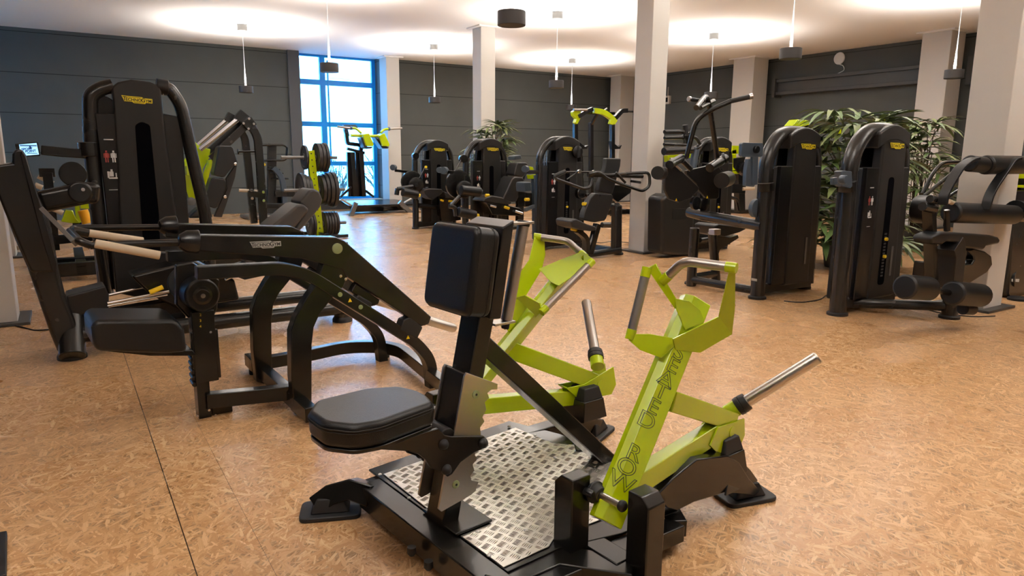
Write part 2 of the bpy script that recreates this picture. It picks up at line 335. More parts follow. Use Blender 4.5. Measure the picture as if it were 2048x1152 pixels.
# columns
def column(n,x,y,w=.29,d=.31,m=COLM):
    c=structure('trim_%d'%n,MB().box((x+w/2,y+d/2,CEIL/2),(w,d,CEIL)),m,bev=.006)
    part('ceiling_collar',MB().box((x+w/2,y+d/2,CEIL-.012),(w+.16,d+.16,.024)),CEM,c,.003)
    part('base_plate',MB().box((x+w/2,y+d/2,.012),(w+.16,d+.16,.022)),TRIM,c,.003)
    return c
column(4,6.66,2.80,.33,.33); column(5,6.65,7.05); column(6,6.60,11.40,.30,.31); column(7,6.72,16.06,.33,.42)
column(8,-.72,6.49,.34,.34); column(9,-.86,10.74,.30,.31)
for i,(y0,y1) in enumerate(((6.86,7.38),(11.15,11.75),(15.75,16.2))):
    column(10+i,13.72,y0,.5,y1-y0)
# beams and cable tray on the right wall
tm=mat('dark_grey_channel',(.055,.056,.056),.5)
t=MB(); t.box((14.42,9.3,2.92),(.16,3.3,.34)).box((14.32,9.3,3.06),(.08,3.3,.07)).box((14.32,9.3,2.78),(.08,3.3,.07)); t.box((14.36,10.98,2.90),(.26,.08,.42))
structure('trim_13',t,tm,bev=.004)
t=MB(); t.box((14.42,5.2,2.92),(.16,3.,.34)).box((14.32,5.2,3.06),(.08,3.,.07)).box((14.32,5.2,2.78),(.08,3.,.07)); t.box((14.34,6.72,2.9),(.3,.1,.5))
structure('trim_14',t,tm,bev=.004)
# pendants
def pendant(i,x,y):
    F=Fr(x,y); names={0:'left of the tall window',1:'between window and middle column',2:'in front of the lime-topped rack, smallest',3:'hanging before the window panes',4:'between the two middle columns',5:'above the forked lat machine bars',6:'nearest to the camera, cable out of frame',7:'over the two front weight towers',8:'at far right beside the front column'}
    o=thing('pendant_lamp',F,'drum pendant lamp on thin cable '+names.get(i,'out of view, added for fill, %s'%('right','middle','left')[i-9] if i>8 else ''),'lamp','drum pendant lamps throwing light on the ceiling')
    o.location.z=CEIL
    L=lambda z:z-CEIL
    part('canopy',MB().lathe((0,0,L(3.49)),(0,0,1),[(0,.085),(.004,.088),(.105,.088),(.108,.10)]),CANO,o,.002)
    part('cable',MB().lathe((0,0,L(DRUMZ+.06)),(0,0,1),[(0,.020),(.1,.014),(.3,.008),(.5,.005),(.98,.004)],10),WIRE,o,0)
    d=part('drum',MB().lathe((0,0,L(DRUMZ-.06)),(0,0,1),[(0,.02),(.003,.085),(.0,.118),(.004,.122),(.118,.122),(.12,.116),(.104,.112),(.104,.03)],32),DRUM,o,.001)
    part('lamp_disc',MB().lathe((0,0,L(DRUMZ+.046)),(0,0,1),[(0,.10),(.004,.10)],24),LEDM,d,0)
    uplight(x,y,DRUMZ+.09)
for i,(x,y) in enumerate(PENDANTS): pendant(i,x,y)
# ================================================================== foreground: lime seated row machine
def mirror_y(pts): return [V((p[0],-p[1],p[2])) for p in pts]
def seated_row():
    A=Fr(.97,1.92,6.3)
    T=thing('seated_row_machine',A,'lime green and black seated row machine with checker plate, nearest to the camera','gym machine')
    X,Y,Z=V((1,0,0)),V((0,1,0)),V((0,0,1))
    pa=lambda z:-.034+(z-.153)*.221      # lean of the post
    TD=V((.221,0,1)).normalized(); TN=V((-1,0,.221)).normalized()
    # base frame
    B=MB()
    B.beam([(-.070,.40,.072),(-.070,-.60,.072)],.088,.085,up=Z)
    for s in(1,-1):
        B.beam([(-.07,s*.36,.075),(-.115,s*.44,.085),(-.175,s*.485,.065),(-.225,s*.51,.025)],.075,.085,up=V((.35,s*.2,1)))
        B.beam([(-.07,s*.42,.07),(.62,s*.47,.07)],.06,.07,up=Z)
        B.beam([(.62,s*.47,.07),(.78,s*.25,.07),(.80,0,.07)],.06,.07,up=Z,bend=.03)
        B.beam([(-.07,s*.36,.066),(.16,s*.37,.066),(.30,s*.56,.066)],.08,.10,up=Z,bend=.03)
        B.beam([(.30,s*.53,.07),(.30,s*.36,.07)],.08,.08,up=Z)
        if s>0: B.beam([(.60,s*.44,.07),(.98,s*.39,.09),(1.12,s*.40,.04)],.075,.07,up=Z)
        else: B.prism([V((p.x,(p.y-.035)*(-s),p.z)) for p in A.bs([(1296,985),(1330,950),(1352,932),(1378,912),(1440,905),(1462,918),(1482,950),(1506,975),(1494,985),(1436,978),(1372,997),(1338,1014),(1318,1008)],-.42)],(0,-s*.07,0))
        B.beam([(.74,s*.10,.10),(.92,s*.34,.11)],.05,.06,up=Z)
    B.beam([(.0,.0,.07),(.80,0,.07)],.06,.10,up=Z)
    B.box((.035,-.02,.124),(.145,.20,.010))
    part('base_frame',B,BLK,T,.004)
    for s,(x,y,r) in ((1,(-.19,.475,-.5)),(-1,(-.19,-.475,.5)),(1,(1.11,.40,.35)),(-1,(1.12,-.405,-.35))):
        R=Matrix.Rotation(r,3,'Z'); f=MB()
        o=[R@V(p)+V((x,y,0)) for p in fillet([(-.11,-.07,0),(.11,-.07,0),(.11,.07,0),(-.11,.07,0)],.03,4,True)]
        f.prism(o,(0,0,.018))
        o=[R@V(p)+V((x,y,.018)) for p in ((-.07,-.045,0),(.07,-.045,0),(.07,.045,0),(-.07,.045,0))]
        f.prism(o,(0,0,.05),[p.lerp(V((x,y,.018)),.35) for p in o])
        part('foot_pad',f,RUB,T,.005,3)
    # footplate with a rim, checker ribs are raised lozenges
    rim=A.zs([(745,935),(1035,838)],.10); pr=[V((-.02,.50,.104)),V((.72,.56,.104)),V((.80,.30,.104)),V((.80,-.30,.104)),V((.66,-.44,.104)),V((.40,-.42,.104)),V((.18,-.36,.104)),V((-.02,-.36,.104))]
    part('plate_rim',MB().prism(pr,(0,0,.008)),BLK,T,.002)
    fp=[V(p) for p in ((0,.42,.113),(.685,.47,.113),(.70,.24,.113),(.79,.14,.113),(.79,-.22,.113),(.60,-.34,.113),(.21,-.31,.113),(.16,-.34,.113),(-.02,-.34,.113),(-.02,-.12,.113),(.10,-.12,.113),(.10,.075,.113),(-.01,.075,.113))]
    ck=checker_mat()
    plate=part('checker_foot_plate',MB().prism(fp,(0,0,.004)),ck,T,.0015)
    from mathutils.geometry import intersect_point_tri_2d
    def inside(x,y):
        c=False; n=len(fp)
        for i in range(n):
            a,b=fp[i],fp[(i+1)%n]
            if (a.y>y)!=(b.y>y) and x<(b.x-a.x)*(y-a.y)/(b.y-a.y)+a.x: c=not c
        return c
    R=MB(); st=.062
    for i in range(-4,28):
        for j in range(-18,19):
            cx,cy=i*.035,j*.035
            d=V((1,0,0)) if (i+j)%2 else V((0,1,0)); n=V((-d.y,d.x,0))
            d,n=[V((q.x*.94-q.y*.34,q.x*.34+q.y*.94,0)) for q in(d,n)]; cx,cy=cx*.94-cy*.34,cx*.34+cy*.94
            for k in range(-2,3):
                c=V((cx,cy,.117))+n*(k*.0066)
                if all(inside(*(c+d*e)[:2]) for e in(-.014,.014)):
                    w=.0017; h=.0022; e=.0125
                    R.add([c-d*e,c-n*w,c+d*e,c+n*w,c+Z*h-d*e*.5,c+Z*h+d*e*.5],[(0,1,4),(1,2,5,4),(2,3,5),(3,0,4,5)])
    part('tread_pattern',R,ck,plate,0,kind='stuff')
    for q in((760,948),(818,995),(880,865),(1018,852),(1070,870),(1110,915),(1005,895),(1050,940),(1018,1012),(1052,1060),(978,1110),(1192,895),(955,1062)):
        p=A.z(q[0],q[1],.119)
        part('screw',MB().lathe(p-Z*.003,Z,[(0,.007),(.003,.007),(.006,.003)],10),WHT,plate,0)
    # post, strut
    c0,c1=V((pa(.11)+.03,0,.11)),V((pa(1.04)+.03,0,1.04))
    part('post',MB().beam([c0,c1],.10,.062,up=Y),BLK,T,.005)
    s0=V((pa(.70)+.05,0,.70)); s1=V((.80,0,.08))
    part('diagonal_strut',MB().beam([s0,s1],.075,.06,up=Y),BLK,T,.004)
    # steel adjustment plates either side of the post
    z4=lambda x,y:(780+x/3.3875,720+y/3.3875)
    raw=[z4(*p) for p in((515,85),(725,160),(722,197),(682,200),(656,222),(668,255),(638,285),(648,335),(622,385),(636,415),(606,455),(612,500),(590,560),(575,600),(572,640),(586,670),(556,705),(568,745),(541,782),(548,812),(596,822),(575,885),(545,912),(345,1025),(325,1008),(365,790),(430,510),(500,110))]
    loc=A.bs(raw,-.060)
    def wavy(l): return l
    for s in(-1,1):
        pl_=part('toothed_adjustment_plate',MB().prism([V((p.x,s*.056,p.z)) for p in loc],(0,s*.008,0)),STL,T,.001)
        if s<0:
            for q in((952,789),(912,969)):
                p=A.b(q[0],q[1],-.066); b=part('countersunk_bolt',MB().lathe(p+V((0,.002,0)),-Y,[(0,.0135),(.003,.0135),(.0045,.011)],20),GRN,pl_,0)
                part('hex_socket',MB().cyl(p-Y*.0026,p-Y*.0032,.0045,n=6),INK,pl_,0)
    # black back flange strip on the post
    fl=[A.b(x,y,-.05) for x,y in((903,735),(912,730),(880,900),(868,880))]
    part('rear_flange',MB().beam([(pa(.62)-.012,0,.62),(pa(.40)-.012,0,.40)],.12,.022,up=Y),BLK,T,.006,3)
    # seat
    zt=.575
    so=A.zs([(619,820),(654,794),(717,781),(803,777),(850,786),(874,812),(872,828),(733,851),(652,848),(622,828)],zt)
    cy=sum(p.y for p in so)/len(so)
    so=[V((p.x,p.y-cy,zt)) for p in so]
    S=V((-.29,0,zt))
    oct_=[V(p) for p in((-.43,-.055,0),(-.43,.055,0),(-.37,.135,0),(-.20,.145,0),(-.105,.10,0),(-.078,.03,0),(-.078,-.03,0),(-.10,-.105,0),(-.30,-.145,0),(-.375,-.13,0))]
    oc=fillet(oct_,.02,3,True); dz=.075
    seat=part('seat_pad',MB().prism([V((p.x,p.y,zt-dz)) for p in oc],(0,0,dz)),PAD,T,.018,5)
    part('seam_piping',MB().tube([V((p.x*1.003,p.y*1.012,zt-.019)) for p in fillet(oct_,.02,3,True)],.0022,n=6,closed=True),INK,seat,0)
    part('seam_piping',MB().tube([V((p.x*1.003,p.y*1.012,zt-.027)) for p in fillet(oct_,.02,3,True)],.0016,n=6,closed=True),INK,seat,0)
    part('seat_base_board',MB().prism([V((p.x*.99-.002,p.y*.97,zt-dz-.012)) for p in oc],(0,0,.012)),BLK,seat,.002)
    z6=lambda x,y:(560+x/2.5486,700+y/2.5486)
    br=A.bs([z6(*p) for p in((430,500),(800,395),(835,430),(870,437),(1035,435),(1057,468),(1048,495),(985,520),(915,570),(872,630),(848,645),(833,622),(765,600),(735,555),(700,528),(655,514))],-.07)
    for s in(-1,1):
        b=part('seat_bracket_plate',MB().prism([V((p.x,s*.066,p.z)) for p in br],(0,s*.012,0)),BLK,T,.004,3)
        for q in((833,481),(1035,474),(848,609)):
            p=A.b(*z6(*q),-.078); part('bracket_knob',MB().lathe((p.x,s*.074,p.z),(0,s,0),[(0,.017),(.006,.0175),(.012,.015),(.018,.011),(.022,.004)],20),RUB,b,0)
    part('bracket_roller',MB().cyl((pa(.42)-.05,-.06,.43),(pa(.42)-.05,.06,.43),.028),RUB,T,.004,3)
    # chest pad carrier + pad (leaning like the post)
    Rr=basis(TN,Y,TN.cross(Y)); up_=TD
    cz=lambda z:V((pa(z),0,z))
    C=MB(); fx=[A.b(x,y,-.10) for x,y in((1006,455),(1030,440),(1003,638),(978,640))]
    C.prism([V((p.x,-.10,p.z)) for p in fx],(0,.20,0))
    part('pad_carrier',C,BLK,T,.006,3)
    pb=A.bs([(952,447),(998,470),(975,637),(932,628)],-.115)
    pb=[pb[0],pb[1],pb[2],pb[3]]
    P=MB(); cen=(pb[0]+pb[1]+pb[2]+pb[3])/4; hh=((pb[0]-pb[3]).length+(pb[1]-pb[2]).length)/2*1.03; th=.095
    ud=((pb[0]-pb[3])+(pb[1]-pb[2])).normalized(); nd=V((-ud.z,0,ud.x))
    cc=V((cen.x,0,cen.z))
    out=fillet([cc+ud*(a*hh/2)+Y*(b*.13) for a,b in((1,-1),(1,1),(-1,1),(-1,-1))],.035,5,True)
    P.prism([p-nd*(th/2) for p in out],nd*th)
    pad=part('chest_pad',P,PAD,T,.020,5)
    for off in(-.022,.030):
        o2=fillet([cc+nd*off+ud*(a*(hh/2+.0005))+Y*(b*.1305) for a,b in((1,-1),(1,1),(-1,1),(-1,-1))],.035,5,True)
        part('pad_piping',MB().tube(o2,.0022,n=6,closed=True),INK,pad,0)
    # guide tube behind the carrier
    b0=A.b(1013,640,-.03); b1=A.b(1046,452,-.03)
    t=part('guide_tube',MB().cyl(b0,b1,.0195,n=24),GRIPM,T,.001)
    part('guide_cap',MB().cyl(b0-TD*.03,b0,.013),RUB,t,.003); part('guide_cap',MB().cyl(b1,b1+TD*.018,.022),RUB,t,.003)
    part('guide_bracket',MB().beam([b0-V((.065,0,0))-TD*.004,b0+V((.02,0,0))-TD*.004],.05,.008,up=Y),STL,t,.001); part('guide_bracket',MB().beam([b1-V((.06,0,0))+TD*.012,b1+V((.025,0,0))+TD*.012],.05,.008,up=Y),STL,t,.001)
    # pivot posts and levers, one side each
    def pivot(s):
        for (a0,a1,y0,y1,zt_) in((.195,.272,.32,.40,.345),(.296,.372,.53,.61,.335)):
            ch=.028; ya,yb=(y0,y1)
            prof=[(y0,.06),(y1,.06),(y1,zt_-.0),(y0+ch,zt_),(y0,zt_-ch)] if y0>.5 else [(y0,.06),(y1,.06),(y1,zt_),(y0+ch,zt_),(y0,zt_-ch)]
            if y0>.5: prof=[(y0,.0),(y1,.0),(y1,zt_-ch),(y1-ch,zt_),(y0,zt_)]
            part('pivot_post',MB().prism([(a0,s*y,z) for y,z in prof],(a1-a0,0,0)),BLK,T,.004)
        ax=V((.285,0,.285))
        for y0,y1,kk in((.40,.435,1.),(.512,.532,.5)):
            m=MB().lathe((ax.x,s*y0,ax.z),(0,s,0),[(0,.033*kk),(.012,.036*kk),(.016,.03*kk),(y1-y0,.022*kk)],24)
            part('pivot_bearing',m,RUB,T,.002)
        part('pivot_bolt',MB().lathe((.245,s*.405,.30),(0,s,0),[(0,.012),(.03,.012),(.034,.009)],12),DRK,T,0)
        part('pivot_shaft',MB().cyl((ax.x,s*.40,ax.z),(ax.x,s*.525,ax.z),.011),STL,T,.001)
        # bumper block and gussets over the front foot
        q=[V((.93,s*.29,.13)),V((1.08,s*.29,.13)),V((1.08,s*.44,.13)),V((.93,s*.44,.13))]; cb=V((1.015,s*.365,.13))
        g=MB().prism(q,(0,0,.09),[p.lerp(cb,.18) for p in q]); part('bumper_base',g,BLK,T,.003)
        q2=[p.lerp(cb,.2)+Z*.09 for p in q]; part('rubber_bumper',MB().prism(q2,(0,0,.055),[p.lerp(cb+Z*.09,.25) for p in q2]),RUB,T,.006,3)
        g=MB().prism([(.90,s*.46,.10),(1.16,s*.43,.07),(1.12,s*.42,.12),(1.02,s*.41,.21),(.99,s*.42,.20)],(0,s*.008,0)); part('gusset',g,BLK,T,.002)
    for s in(-1,1): pivot(s)
    def lever(s,P0,n,D):
        on=lambda q,k=0:A.pl(q[0],q[1],V(P0)+V(n).normalized()*k,n)
        n=V(n).normalized()
        out_=V((0,s,0))
        def B_(q): return A.b(q[0],q[1],q[2])
        a0,a1=on(D['main'][0]),on(D['main'][1]); ax=(a1-a0).normalized()
        cam_side=-n if s<0 else n   # outward face direction
        L=V((0,-1,0)); fc=n if n.dot(L)>0 else -n   # faces the -b side
        w=ax.cross(fc).normalized(); 
        if w.x>0: w=-w     # w points to the user side (-a)
        o_=fc*(1 if s<0 else -1); ph=math.radians(33); w0,o0=w.copy(),o_.copy()
        fc=o0*math.cos(ph)+w0*math.sin(ph); w=w0*math.cos(ph)-o0*math.sin(ph)
        # chamfered angle section: corners given as (fc offset, w offset)
        sec=[(-.030,.044),(.004,.044),(.028,.024),(.028,-.046),(-.030,-.046)]
        def ring(c): return [c+fc*u+w*v for u,v in sec]
        M=MB(); r0,r1=ring(a0),ring(a1); k=len(sec)
        M.add(r0+r1,[tuple(range(k)),tuple(range(k,2*k))]+[(i,(i+1)%k,k+(i+1)%k,k+i) for i in range(k)])
        arm=part('lever_arm',M,LIM,T,.004,3)
        for key in('low','up'):
            q0,q1,h=D[key]; p0,p1=on(q0),on(q1)
            M=MB().beam([p0,p1],.052,h,up=n); part('lever_brace',M,LIM,T,.005,3)
        e=[on(q) for q in D['end']]
        M=MB()
        for k in(-.03,.03): M.cprism([p+n*k for p in e],n*.006)
        M.beam([e[-1],e[-2]],.066,.006,up=n)
        part('horn_bracket',M,LIM,T,.001)
        h0=on(D['horn'][0]); h1=A.a(D['horn'][1][0],D['horn'][1][1],h0.x+D['horn'][2])
        hd=(h1-h0).normalized(); Lh=(h1-h0).length
        h=part('weight_horn',MB().lathe(h0,hd,[(0,.024),(Lh-.006,.024),(Lh,.018)],28),STL,T,0)
        part('horn_socket',MB().lathe(h0-hd*.055,hd,[(0,.032),(.05,.032)],28),LIM,T,.002)
        part('rubber_stop',MB().lathe(h0-hd*.008,hd,[(0,.036),(.018,.037),(.02,.034),(.022,.037),(.045,.034)],28),RUB,h,.001)
        part('pivot_boss',MB().lathe(e[0].lerp(e[2],.5)-n*.036,n,[(0,.022),(.072,.022)],20),LIM,T,.001)
        # bent wing plates carrying the handles
        for wname in('wing1','wing2'):
            for (Q,dep) in D[wname]:
                pts=[A.b(x,y,b) for x,y,b in Q]; 
                nn=V((0,0,0))
                for i in range(1,len(pts)-1): nn+= (pts[i]-pts[0]).cross(pts[i+1]-pts[0])
                nn.normalize(); part('handle_plate',MB().cprism(pts,nn*.006),LIM,T,.0015)
        for key in('h1','h2'):
            pts=[A.b(x,y,b) for x,y,b in D[key]]; bend=.03 if len(pts)>2 else 0
            pth=fillet(pts,bend,6) if bend else pts
            part('handle_grip',MB().tube(pth,.0155,n=20),GRIPM,T,.001)
            for i,j in((0,1),(-1,-2)):
                d=(V(pth[j])-V(pth[i])).normalized(); part('handle_end',MB().cyl(pth[i]-d*.018,pth[i]+d*.016,.0168,n=20),LIM,T,.001)
        return a0,a1,ax,fc,w,arm
    near=dict(main=((1210,1044),(1391,600)),low=((1238,985),(1440,855),.075),up=((1335,800),(1462,842),.07),
      end=[(1420,850),(1473,833),(1474,866),(1462,893),(1424,905),(1405,885)],
      horn=((1478,812),(1637,714),.17),
      wing1=[([(1257,680,-.30),(1262,668,-.30),(1300,668,-.36),(1345,676,-.43),(1352,690,-.43),(1322,716,-.42),(1280,700,-.34)],0),
             ([(1345,678,-.43),(1438,632,-.50),(1464,668,-.52),(1400,705,-.47),(1350,700,-.43)],0),
             ([(1437,632,-.50),(1458,540,-.56),(1471,524,-.57),(1470,615,-.55),(1464,668,-.52)],0)],
      wing2=[([(1287,540,-.30),(1312,527,-.32),(1322,545,-.33),(1288,545,-.30)],0),([(1311,527,-.32),(1352,597,-.40),(1357,612,-.40),(1350,618,-.40),(1300,545,-.31)],0),
             ([(1350,597,-.40),(1378,602,-.43),(1400,620,-.45),(1409,643,-.46),(1370,660,-.44),(1352,618,-.41)],0)],
      h1=[(1262,668,-.30),(1292,545,-.30)],h2=[(1332,556,-.36),(1368,522,-.42),(1462,535,-.565)])
    a0,a1,ax,fc,w,arm=lever(-1,(.29,-.46,0),(-.11,.81,0),near)
    for ch,q in zip('SEATEDROW',((1358,706),(1346,732),(1332,758),(1323,784),(1307,814),(1293,842),(1268,907),(1253,935),(1243,965))):
        p=A.pl(q[0],q[1],a0+fc*.0285,fc)
        text('arm_lettering',ch,.070,INK,arm,p,-w,ax,outline=.0008,sx=1.25)
    far=dict(main=((890,845),(1128,548)),low=((900,815),(1180,790),.07),up=((1008,695),(1195,765),.075),
      end=[(1160,765),(1218,730),(1223,765),(1214,785),(1152,796),(1125,772)],
      horn=((1192,715),(1172,603),.17),
      wing1=[([(1030,596,.42),(1062,612,.37),(1072,635,.32),(1085,622,.30),(1080,606,.30),(1050,590,.37)],0),([(1000,640,.46),(1030,596,.44),(1056,612,.38),(1018,665,.42)],0)],
      wing2=[([(1070,470,.55),(1088,472,.55),(1090,510,.53),(1082,540,.48),(1010,660,.46),(1000,650,.46),(1030,560,.48),(1058,520,.52)],0),([(1078,538,.46),(1120,520,.40),(1165,503,.32),(1190,521,.30),(1172,535,.30),(1118,572,.33),(1102,565,.36)],0)],
      h1=[(1088,620,.30),(1180,527,.30)],h2=[(1075,474,.55),(1135,482,.46),(1166,510,.34)])
    lever(1,(.29,.46,0),(.08,.81,0),far)
    # levelling bolts under the front beam
    for y in(-.02,-.12): part('rubber_buffer',MB().lathe((-.14,y,.075),(0,0,-1),[(0,.014),(.02,.015),(.03,.008)],14),RUB,T,0)
def checker_mat():
    m=mat('checker_plate_aluminium',(.62,.60,.56),.38,metal=1,bump=.1,bscale=60); return m
seated_row()
# ================================================================== weight tower shared by the cable machines
def placard(parent,o,w,kind=0):
    # small printed instruction plate: title bar, two figures, drawing
    X,Z=V((1,0,0)),V((0,0,1)); n=V((0,-1,0)); o=V(o)
    p=parent; f=o+n*.0012
    def q(x,z,a,b,m,nm): part(nm,MB().box(f+X*(x*w)+Z*(z*w),(a*w,.0008,b*w)),m,p,0)
    q(0,1.62,.55,.07,WHT,'printed_title')
    for x in(-.2,.2):
        g=MB(); 
        for (a,b,c,d) in((0,.86,.1,.12),(0,.62,.2,.3),(-.06,.32,.07,.3),(.06,.32,.07,.3),(-.14,.6,.05,.28),(.14,.6,.05,.28)): g.box(f+X*((x+a)*w)+Z*(b*w),(c*w,.0008,d*w))
        part('muscle_figure',g,RED if x<0 else WHT,p,0)
    g=MB()
    for (a,b,c,d) in((0,-.35,.12,.14),(-.02,-.58,.24,.32),(-.2,-.62,.1,.42),(.06,-.84,.5,.1),(.24,-.66,.06,.3)): g.box(f+X*(a*w)+Z*(b*w),(c*w,.0008,d*w))
    part('exercise_drawing',g,WHT,p,0)
    q(0,-1.6,.5,.04,WHT,'printed_line')
def tower(T,H=1.555,W=.82,flare=.012,logo=True,r=.050,depth=.30,pins=(.62,.47),plain=False):
    s=H/1.52; ih=H
    # arch of tube: front left foot -> over the top -> down the right side, running back a little
    L0=V((0,.02,0)); R0=V((W,.10,.06))
    P=[L0+V((0,0,.03)),V((flare,.03,.75*s)),V((flare+.02,.05,1.30*s)),V((.24*W,.06,1.485*s)),V((.5*W,.07,1.50*s)),V((.76*W,.08,1.485*s)),V((W-flare-.05,.09,1.32*s)),V((W-flare,.10,.8*s)),R0]
    B=MB().tube(P,r,bend=[0,.2,.22*s,.16,.1,.16,.22*s,.2,0],n=18,fn=6); part('frame_arch',B,TUBE,T,0)
    part('foot_disc',MB().lathe((0,.02,0),(0,0,1),[(0,r*1.25),(.02,r*1.25),(.03,r*1.02)],24),RUB,T,0)
    part('foot_disc',MB().lathe((W-.02,.12,0),(0,0,1),[(0,r*1.1),(.02,r*1.1),(.06,r*.9)],24),RUB,T,0)
    # centre shroud, crowned
    a0,a1=.37*W,.76*W; n=9
    top=[V((a0+(a1-a0)*k/n,0,(1.46+.06*math.sin(PI*k/n))*s)) for k in range(n+1)]
    pr=[V((a0-.01,0,.10)),]+top+[V((a1+.04,0,.10))]
    sh=part('centre_shroud',MB().prism([p+V((0,-.035,0)) for p in pr],(0,.09,0)),SHR,T,.022,4)
    tp=[V((a0-.07+(a1-a0+.11)*k/n,0,(1.46+.085*math.sin(PI*(k+.6)/(n+1.2)))*s)) for k in range(n+1)]
    bt=[V((p.x,0,p.z-.13)) for p in tp][::-1]
    part('top_cap',MB().prism([p+V((0,-.04,0)) for p in tp+bt],(0,.20,0)),SHR,T,.018,4)
    part('weight_slot',MB().prism(fillet([V((.50*W,-.0385,.22)),V((.605*W,-.0385,.22)),V((.60*W,-.0385,1.12*s)),V((.51*W,-.0385,1.12*s))],.035,4,True),(0,.003,0)),SLOT,sh,0)
    st=MB()
    if plain: sh.children[0].data.transform(Matrix.Translation((0,.004,0)))
    for k in range(14): st.box((.55*W,-.0395,.30+k*.028),(.035,.002,.016))
    if not plain: part('stack_numbers',st,mat_once('dim_grey_print',(.035,.035,.035)),sh,0)
    for z in (() if plain else pins): part('selector_pin',MB().lathe((.55*W,-.037,z),(0,-1,0),[(0,.014),(.02,.016),(.024,.012)],14),YEL,sh,0)
    part('scale_strip',MB().box((.69*W,-.040,.42),(.028,.004,.26)),TAUPE,sh,.001)
    # left instruction panel, side and rear housing
    lp=part('instruction_panel',MB().prism([V((.15*W,-.03,.12)),V((.36*W,-.03,.12)),V((.36*W,-.03,1.20*s)),V((.17*W,-.03,1.20*s))],(0,.05,0)),DRK,T,.008,3)
    if not plain: placard(lp,(.262*W,-.031,.88*s),.10)
    part('right_panel',MB().prism([V((.78*W,-.01,.10)),V((.94*W,-.01,.10)),V((.90*W,-.01,1.20*s)),V((.76*W,-.01,1.20*s))],(0,.05,0)),SHR,T,.012,3)
    part('weight_housing',MB().prism([V((.30*W,.08,.06)),V((.97*W,.08,.06)),V((.92*W,.08,1.20*s)),V((.32*W,.08,1.20*s))],(0,depth-.06,0)),SHR,T,.02,3)
    part('upper_back',MB().prism([V((.32*W,.13,1.19*s)),V((.80*W,.13,1.19*s)),V((.76*W,.13,1.44*s)),V((.36*W,.13,1.44*s))],(0,.07,0)),DRK,T,.01)
    for x in(.20,.25): part('guide_rod',MB().cyl((x*W,.12,1.15*s),(x*W,.12,1.42*s),.008,n=10),CHR,T,0)
    part('base_rail',MB().beam([(0.02,.04,.055),(W*.5,.20,.055)],.07,.07,up=V((0,0,1))),TUBE,T,.01)
    part('front_skirt',MB().box((W*.5,.03,.085),(W*.86,.05,.09)),SHR,T,.01)
    if logo: badge(sh if 0 else T,(.575*W,-.0425,1.375*s),(1,0,0),(0,0,1),.215,LOGO_Y)
_mo={}
def mat_once(n,c,**k):
    if n not in _mo: _mo[n]=mat(n,c,**k)
    return _mo[n]
def hub(name,T,p,ax,r,d,m=None,parent=None):
    return part(name,MB().lathe(V(p)-V(ax).normalized()*d/2,ax,[(0,r*.93),(d*.12,r),(d*.88,r),(d,r*.93)],28),m or DRK,parent or T,.002)
